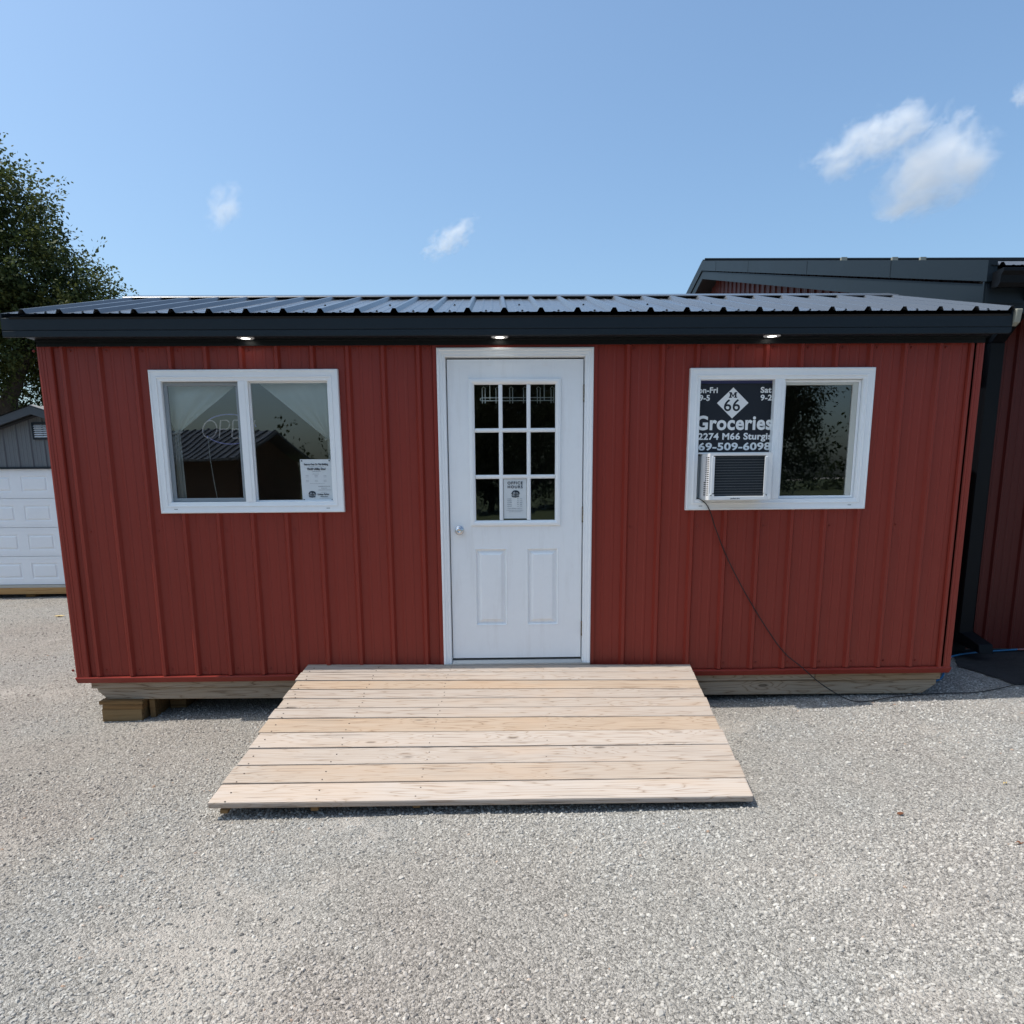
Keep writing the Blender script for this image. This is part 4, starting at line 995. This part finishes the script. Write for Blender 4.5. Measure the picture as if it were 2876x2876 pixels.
# the tall tree at the left
Y0 = 17.0
cl = []
for (x, z, r, yo) in ((-16.8, 9.4, 2.3, 0), (-14.9, 9.2, 1.9, -.3), (-13.6, 8.6, 1.4, .6), (-15.5, 6.6, 2.4, -.8), (-13.2, 7.0, 1.7, 0), (-12.1, 6.6, 1.2, .6), (-13.8, 5.3, 1.8, -.9), (-12.2, 5.4, 1.5, .5), (-11.2, 5.5, 1.0, 0), (-16.5, 4.6, 2.0, .5), (-14.0, 3.6, 1.2, 1.8), (-17.8, 6.6, 2.0, 0), (-18.5, 8.0, 2.0, 1)):
    cl.append((x-.38, Y0+yo, z-.12, r, r*1.1, r*.82))
zg = gz(-14, 14)
tree('large_tree', (-14.1, Y0, zg), cl, 230000, .105, .3, [
    ([(-14.1, Y0, zg), (-14.2, Y0, 1.2), (-14.1, Y0, 2.7)], .42, .34),
    ([(-14.1, Y0, 2.5), (-13.7, Y0-.2, 3.6), (-12.9, Y0-.4, 4.8), (-12.0, Y0-.2, 6.0)], .28, .06),
    ([(-14.1, Y0, 2.5), (-14.7, Y0+.2, 4.0), (-15.0, Y0, 6.0), (-15.1, Y0, 8.6)], .30, .06),
    ([(-14.6, Y0, 3.8), (-15.9, Y0+.4, 5.2), (-16.9, Y0+.3, 7.4)], .2, .05),
    ([(-13.3, Y0-.3, 4.2), (-13.3, Y0+.3, 6.2), (-13.4, Y0, 7.6)], .15, .04)],
    'tall leafy tree with forked trunk rising behind the left end of the roof')
BGp = 'trees behind the grey shed'
def bush(x, y, h, r, label, nl=9000, mat='leafdark', name='background_tree', grp=BGp, leaf=.20):
    z0 = gz(x, y); cc = []
    for i in range(7):
        a = i*2.4; q = r*.55
        cc.append((x+math.cos(a)*q*random.uniform(.3, 1), y+math.sin(a)*q*.6, z0+h*random.uniform(.35, .75), r*.55, r*.5, h*.26))
    cc.append((x, y, z0+h*.8, r*.5, r*.5, h*.2)); cc.append((x, y, z0+h*.3, r*.8, r*.7, h*.26))
    return tree(name, (x, y, z0), cc, nl, leaf, .2, [([(x, y, z0), (x+.1, y, z0+h*.4), (x, y, z0+h*.7)], .18, .05), ([(x, y, z0+h*.3), (x+r*.4, y, z0+h*.6)], .1, .03)], label, 'tree', grp, mat, .1)
bush(-12.0, 20.5, 4.6, 2.2, 'dark rounded tree between the tall tree trunk and the red shed', 12000)
bush(-17.5, 21, 4.3, 2.6, 'dark low tree left of the tall tree trunk, beyond the grey shed', 9000)
bush(-9.6, 19.5, 3.3, 1.6, 'small dark tree just behind the peak of the grey shed', 8000)
# trees and a cabin across the yard, seen in the window glass
RG = 'trees across the yard, reflected in the windows'
for i, (x, y, h, r, lb) in enumerate(((-0.8, -33, 9.5, 4.4, 'broad dark tree reflected in the left door panes'), (5.0, -31, 10.5, 4.6, 'tallest dark tree reflected in the right door panes'), (12.0, -33, 10.8, 4.4, 'dark tree reflected in the left part of the right window pane'))):
    bush(x, y, h, r, lb, 80000, name='yard_tree', grp=RG, leaf=.15)
cc = []
for i in range(120):
    a = 2*math.pi*i/120; rr = 82+9*math.sin(i*2.3); cc.append((rr*math.cos(a), rr*math.sin(a), .9+1.0*random.random(), 3.6, 3.6, 2.3+1.5*random.random()))
wl = tree('far_wood', (0, -80, -.5), cc, 130000, .42, .2, [([(0, -80, -.5), (0, -80, 1.5)], .3, .2)], 'far belt of dark trees ringing the yard, seen in the window reflections', 'wood', None, 'leafdark', .1); wl['kind'] = 'stuff'
CB = thing('cabin', (-7.6, -15.5, -.5), 'brown log cabin with metal roof reflected in the left window', 'cabin')
def rotc(p, a=math.radians(24)):
    x, y, z = p; x0, y0 = -6.9, -15.5; x, y = x, y; dx, dy = x-x0, y-y0
    return (x0-.95+dx*math.cos(a)-dy*math.sin(a), y0+dx*math.sin(a)+dy*math.cos(a), z)
for i in range(11):
    mb = MB(); z = -.45+i*.2; mb.box(-8.9, -4.9, -16.7, -14.3, z, z+.2-.002*(i % 2)); mb.v = [rotc(p) for p in mb.v]; mb.build('log', 'log', CB)
mb = MB(); mb.prismx([(-16.7, 1.7), (-14.3, 1.7), (-15.5, 2.35)], -8.85, -4.95); mb.v = [rotc(p) for p in mb.v]; mb.build('gable', 'log', CB)
for s in (1, -1):
    mb = MB(); a = -15.5+s*1.5; mb.prismx([(-15.5, 2.52), (a, 1.78), (a, 1.72), (-15.5, 2.46)], -9.3, -4.6)
    for i in range(20):
        x = -9.25+i*.24; mb.prismx([(-15.5, 2.55), (a, 1.81), (a, 1.78), (-15.5, 2.52)], x, x+.03)
    mb.v = [rotc(p) for p in mb.v]; mb.build('roof', 'roof', CB)

# ------------------------------------------------------------ litter on the gravel
LG = 'dry leaves on the gravel'
def leaf(x, y, s, a, label, mat):
    z = gz(x, y)+.012; mb = MB(); pts = []
    for i in range(8):
        t = 2*math.pi*i/8; rr = s*(1 if i % 2 == 0 else .55); pts.append((x+rr*math.cos(t+a), y+rr*.7*math.sin(t+a), z+.006*math.sin(3*t)))
    n = len(pts); mb.add(pts+[(p[0], p[1], p[2]-.001) for p in pts], [tuple(range(n)), tuple(range(2*n-1, n-1, -1))]+[(i, (i+1) % n, (i+1) % n+n, i+n) for i in range(n)])
    return tag(mb.build('dry_leaf', mat, None), label, 'leaf', LG)
k = NT('dry_brown_leaf'); k.set(Base_Color=(.16, .06, .025, 1), Roughness=.7); MT['dryleaf'] = k.m
k = NT('dry_tan_leaf'); k.set(Base_Color=(.42, .30, .12, 1), Roughness=.7); MT['tanleaf'] = k.m
leaf(1.80, -1.86, .022, .4, 'dark brown dry leaf on the gravel to the right of the ramp foot', 'dryleaf')
leaf(2.16, -2.18, .020, 1.2, 'reddish brown dry leaf nearest the camera at the right', 'dryleaf')
leaf(2.52, -1.55, .014, 2, 'tan dry leaf on the gravel at the far right', 'tanleaf')
leaf(-5.9, 4.6, .07, .2, 'tan crumpled leaf on the gravel before the garage door', 'tanleaf')

# ------------------------------------------------------------ clouds
def cloud_mat(name, dens, thr):
    k = NT(name); k.t.nodes.remove(k.p)
    v = k.n('TexCoord').outputs['Object']
    ln = k.n('VectorMath'); ln.operation = 'LENGTH'; k.l(v, ln.inputs[0])
    n = k.noise(k.coord('Object', (1, 1, 1)), 1.9, 8, .64, .5)
    d = k.math('SUBTRACT', k.math('MULTIPLY', n, 4.2), k.math('MULTIPLY_ADD', k.math('POWER', ln.outputs['Value'], 2.0), 1.6, thr+1.15))
    d = k.math('MULTIPLY', k.math('MAXIMUM', d, 0.0), dens)
    pv = k.n('VolumePrincipled'); pv.inputs['Color'].default_value = (1, 1, 1, 1); pv.inputs['Anisotropy'].default_value = .15
    k.l(d, pv.inputs['Density']); k.l(pv.outputs[0], k.out.inputs['Volume']); return k.m
CM = {}
def cloud(p0, p1, thick, D, dens, thr, label, seed):
    """a wispy cloud whose long axis runs between two sky directions"""
    a, b = Vector(p0).normalized()*D, Vector(p1).normalized()*D; c = (a+b)/2; ex = (b-a); L = ex.length/2*1.25; ex.normalize()
    ey = c.normalized(); ey = (ey-ex*ey.dot(ex)).normalized(); ez = ex.cross(ey)
    bm = bmesh.new(); bmesh.ops.create_icosphere(bm, subdivisions=3, radius=1.12); me = bpy.data.meshes.new('cloud'); bm.to_mesh(me); bm.free()
    m = cloud_mat('cloud_vapour', dens, thr); MT['cv%d' % seed] = m
    o = link('cloud', me, 'cv%d' % seed, None, (0, 0, 0)); T = thick*D
    o.matrix_world = Matrix.Translation(c+Vector(CAMP)) @ Matrix((ex*L, ey*T, ez*T)).transposed().to_4x4()
    mp = [x for x in m.node_tree.nodes if x.type == 'MAPPING'][0]; mp.inputs['Location'].default_value = (seed*3.7, seed*1.3, seed*2.1); mp.inputs['Scale'].default_value = (1.3*L/T*.55, 1, 1)
    return tag(o, label, 'cloud')
def sdir(u, v): return tuple(r2*((u-1438)/2100)+u2*((1750-v)/2100)+fwd)
cloud(sdir(2262, 482), sdir(2670, 290), .034, 900, .055, .22, 'long slanting wispy cloud at the upper right', 1)
cloud(sdir(2440, 565), sdir(2810, 395), .058, 900, .040, .16, 'wide soft cloud just below the slanting cloud at the upper right', 2)
cloud(sdir(1180, 730), sdir(1352, 608), .020, 900, .06, .24, 'small wispy cloud above the middle of the roof', 3)
cloud(sdir(590, 650), sdir(665, 515), .026, 900, .035, .30, 'faint small cloud above the left part of the roof', 4)
cloud(sdir(2660, 345), sdir(2750, 305), .012, 900, .06, .27, 'tiny cloud wisp right of the slanting cloud', 5)
cloud(sdir(2850, 320), sdir(2910, 220), .018, 900, .06, .27, 'small cloud wisp cut by the right edge of the picture', 6)
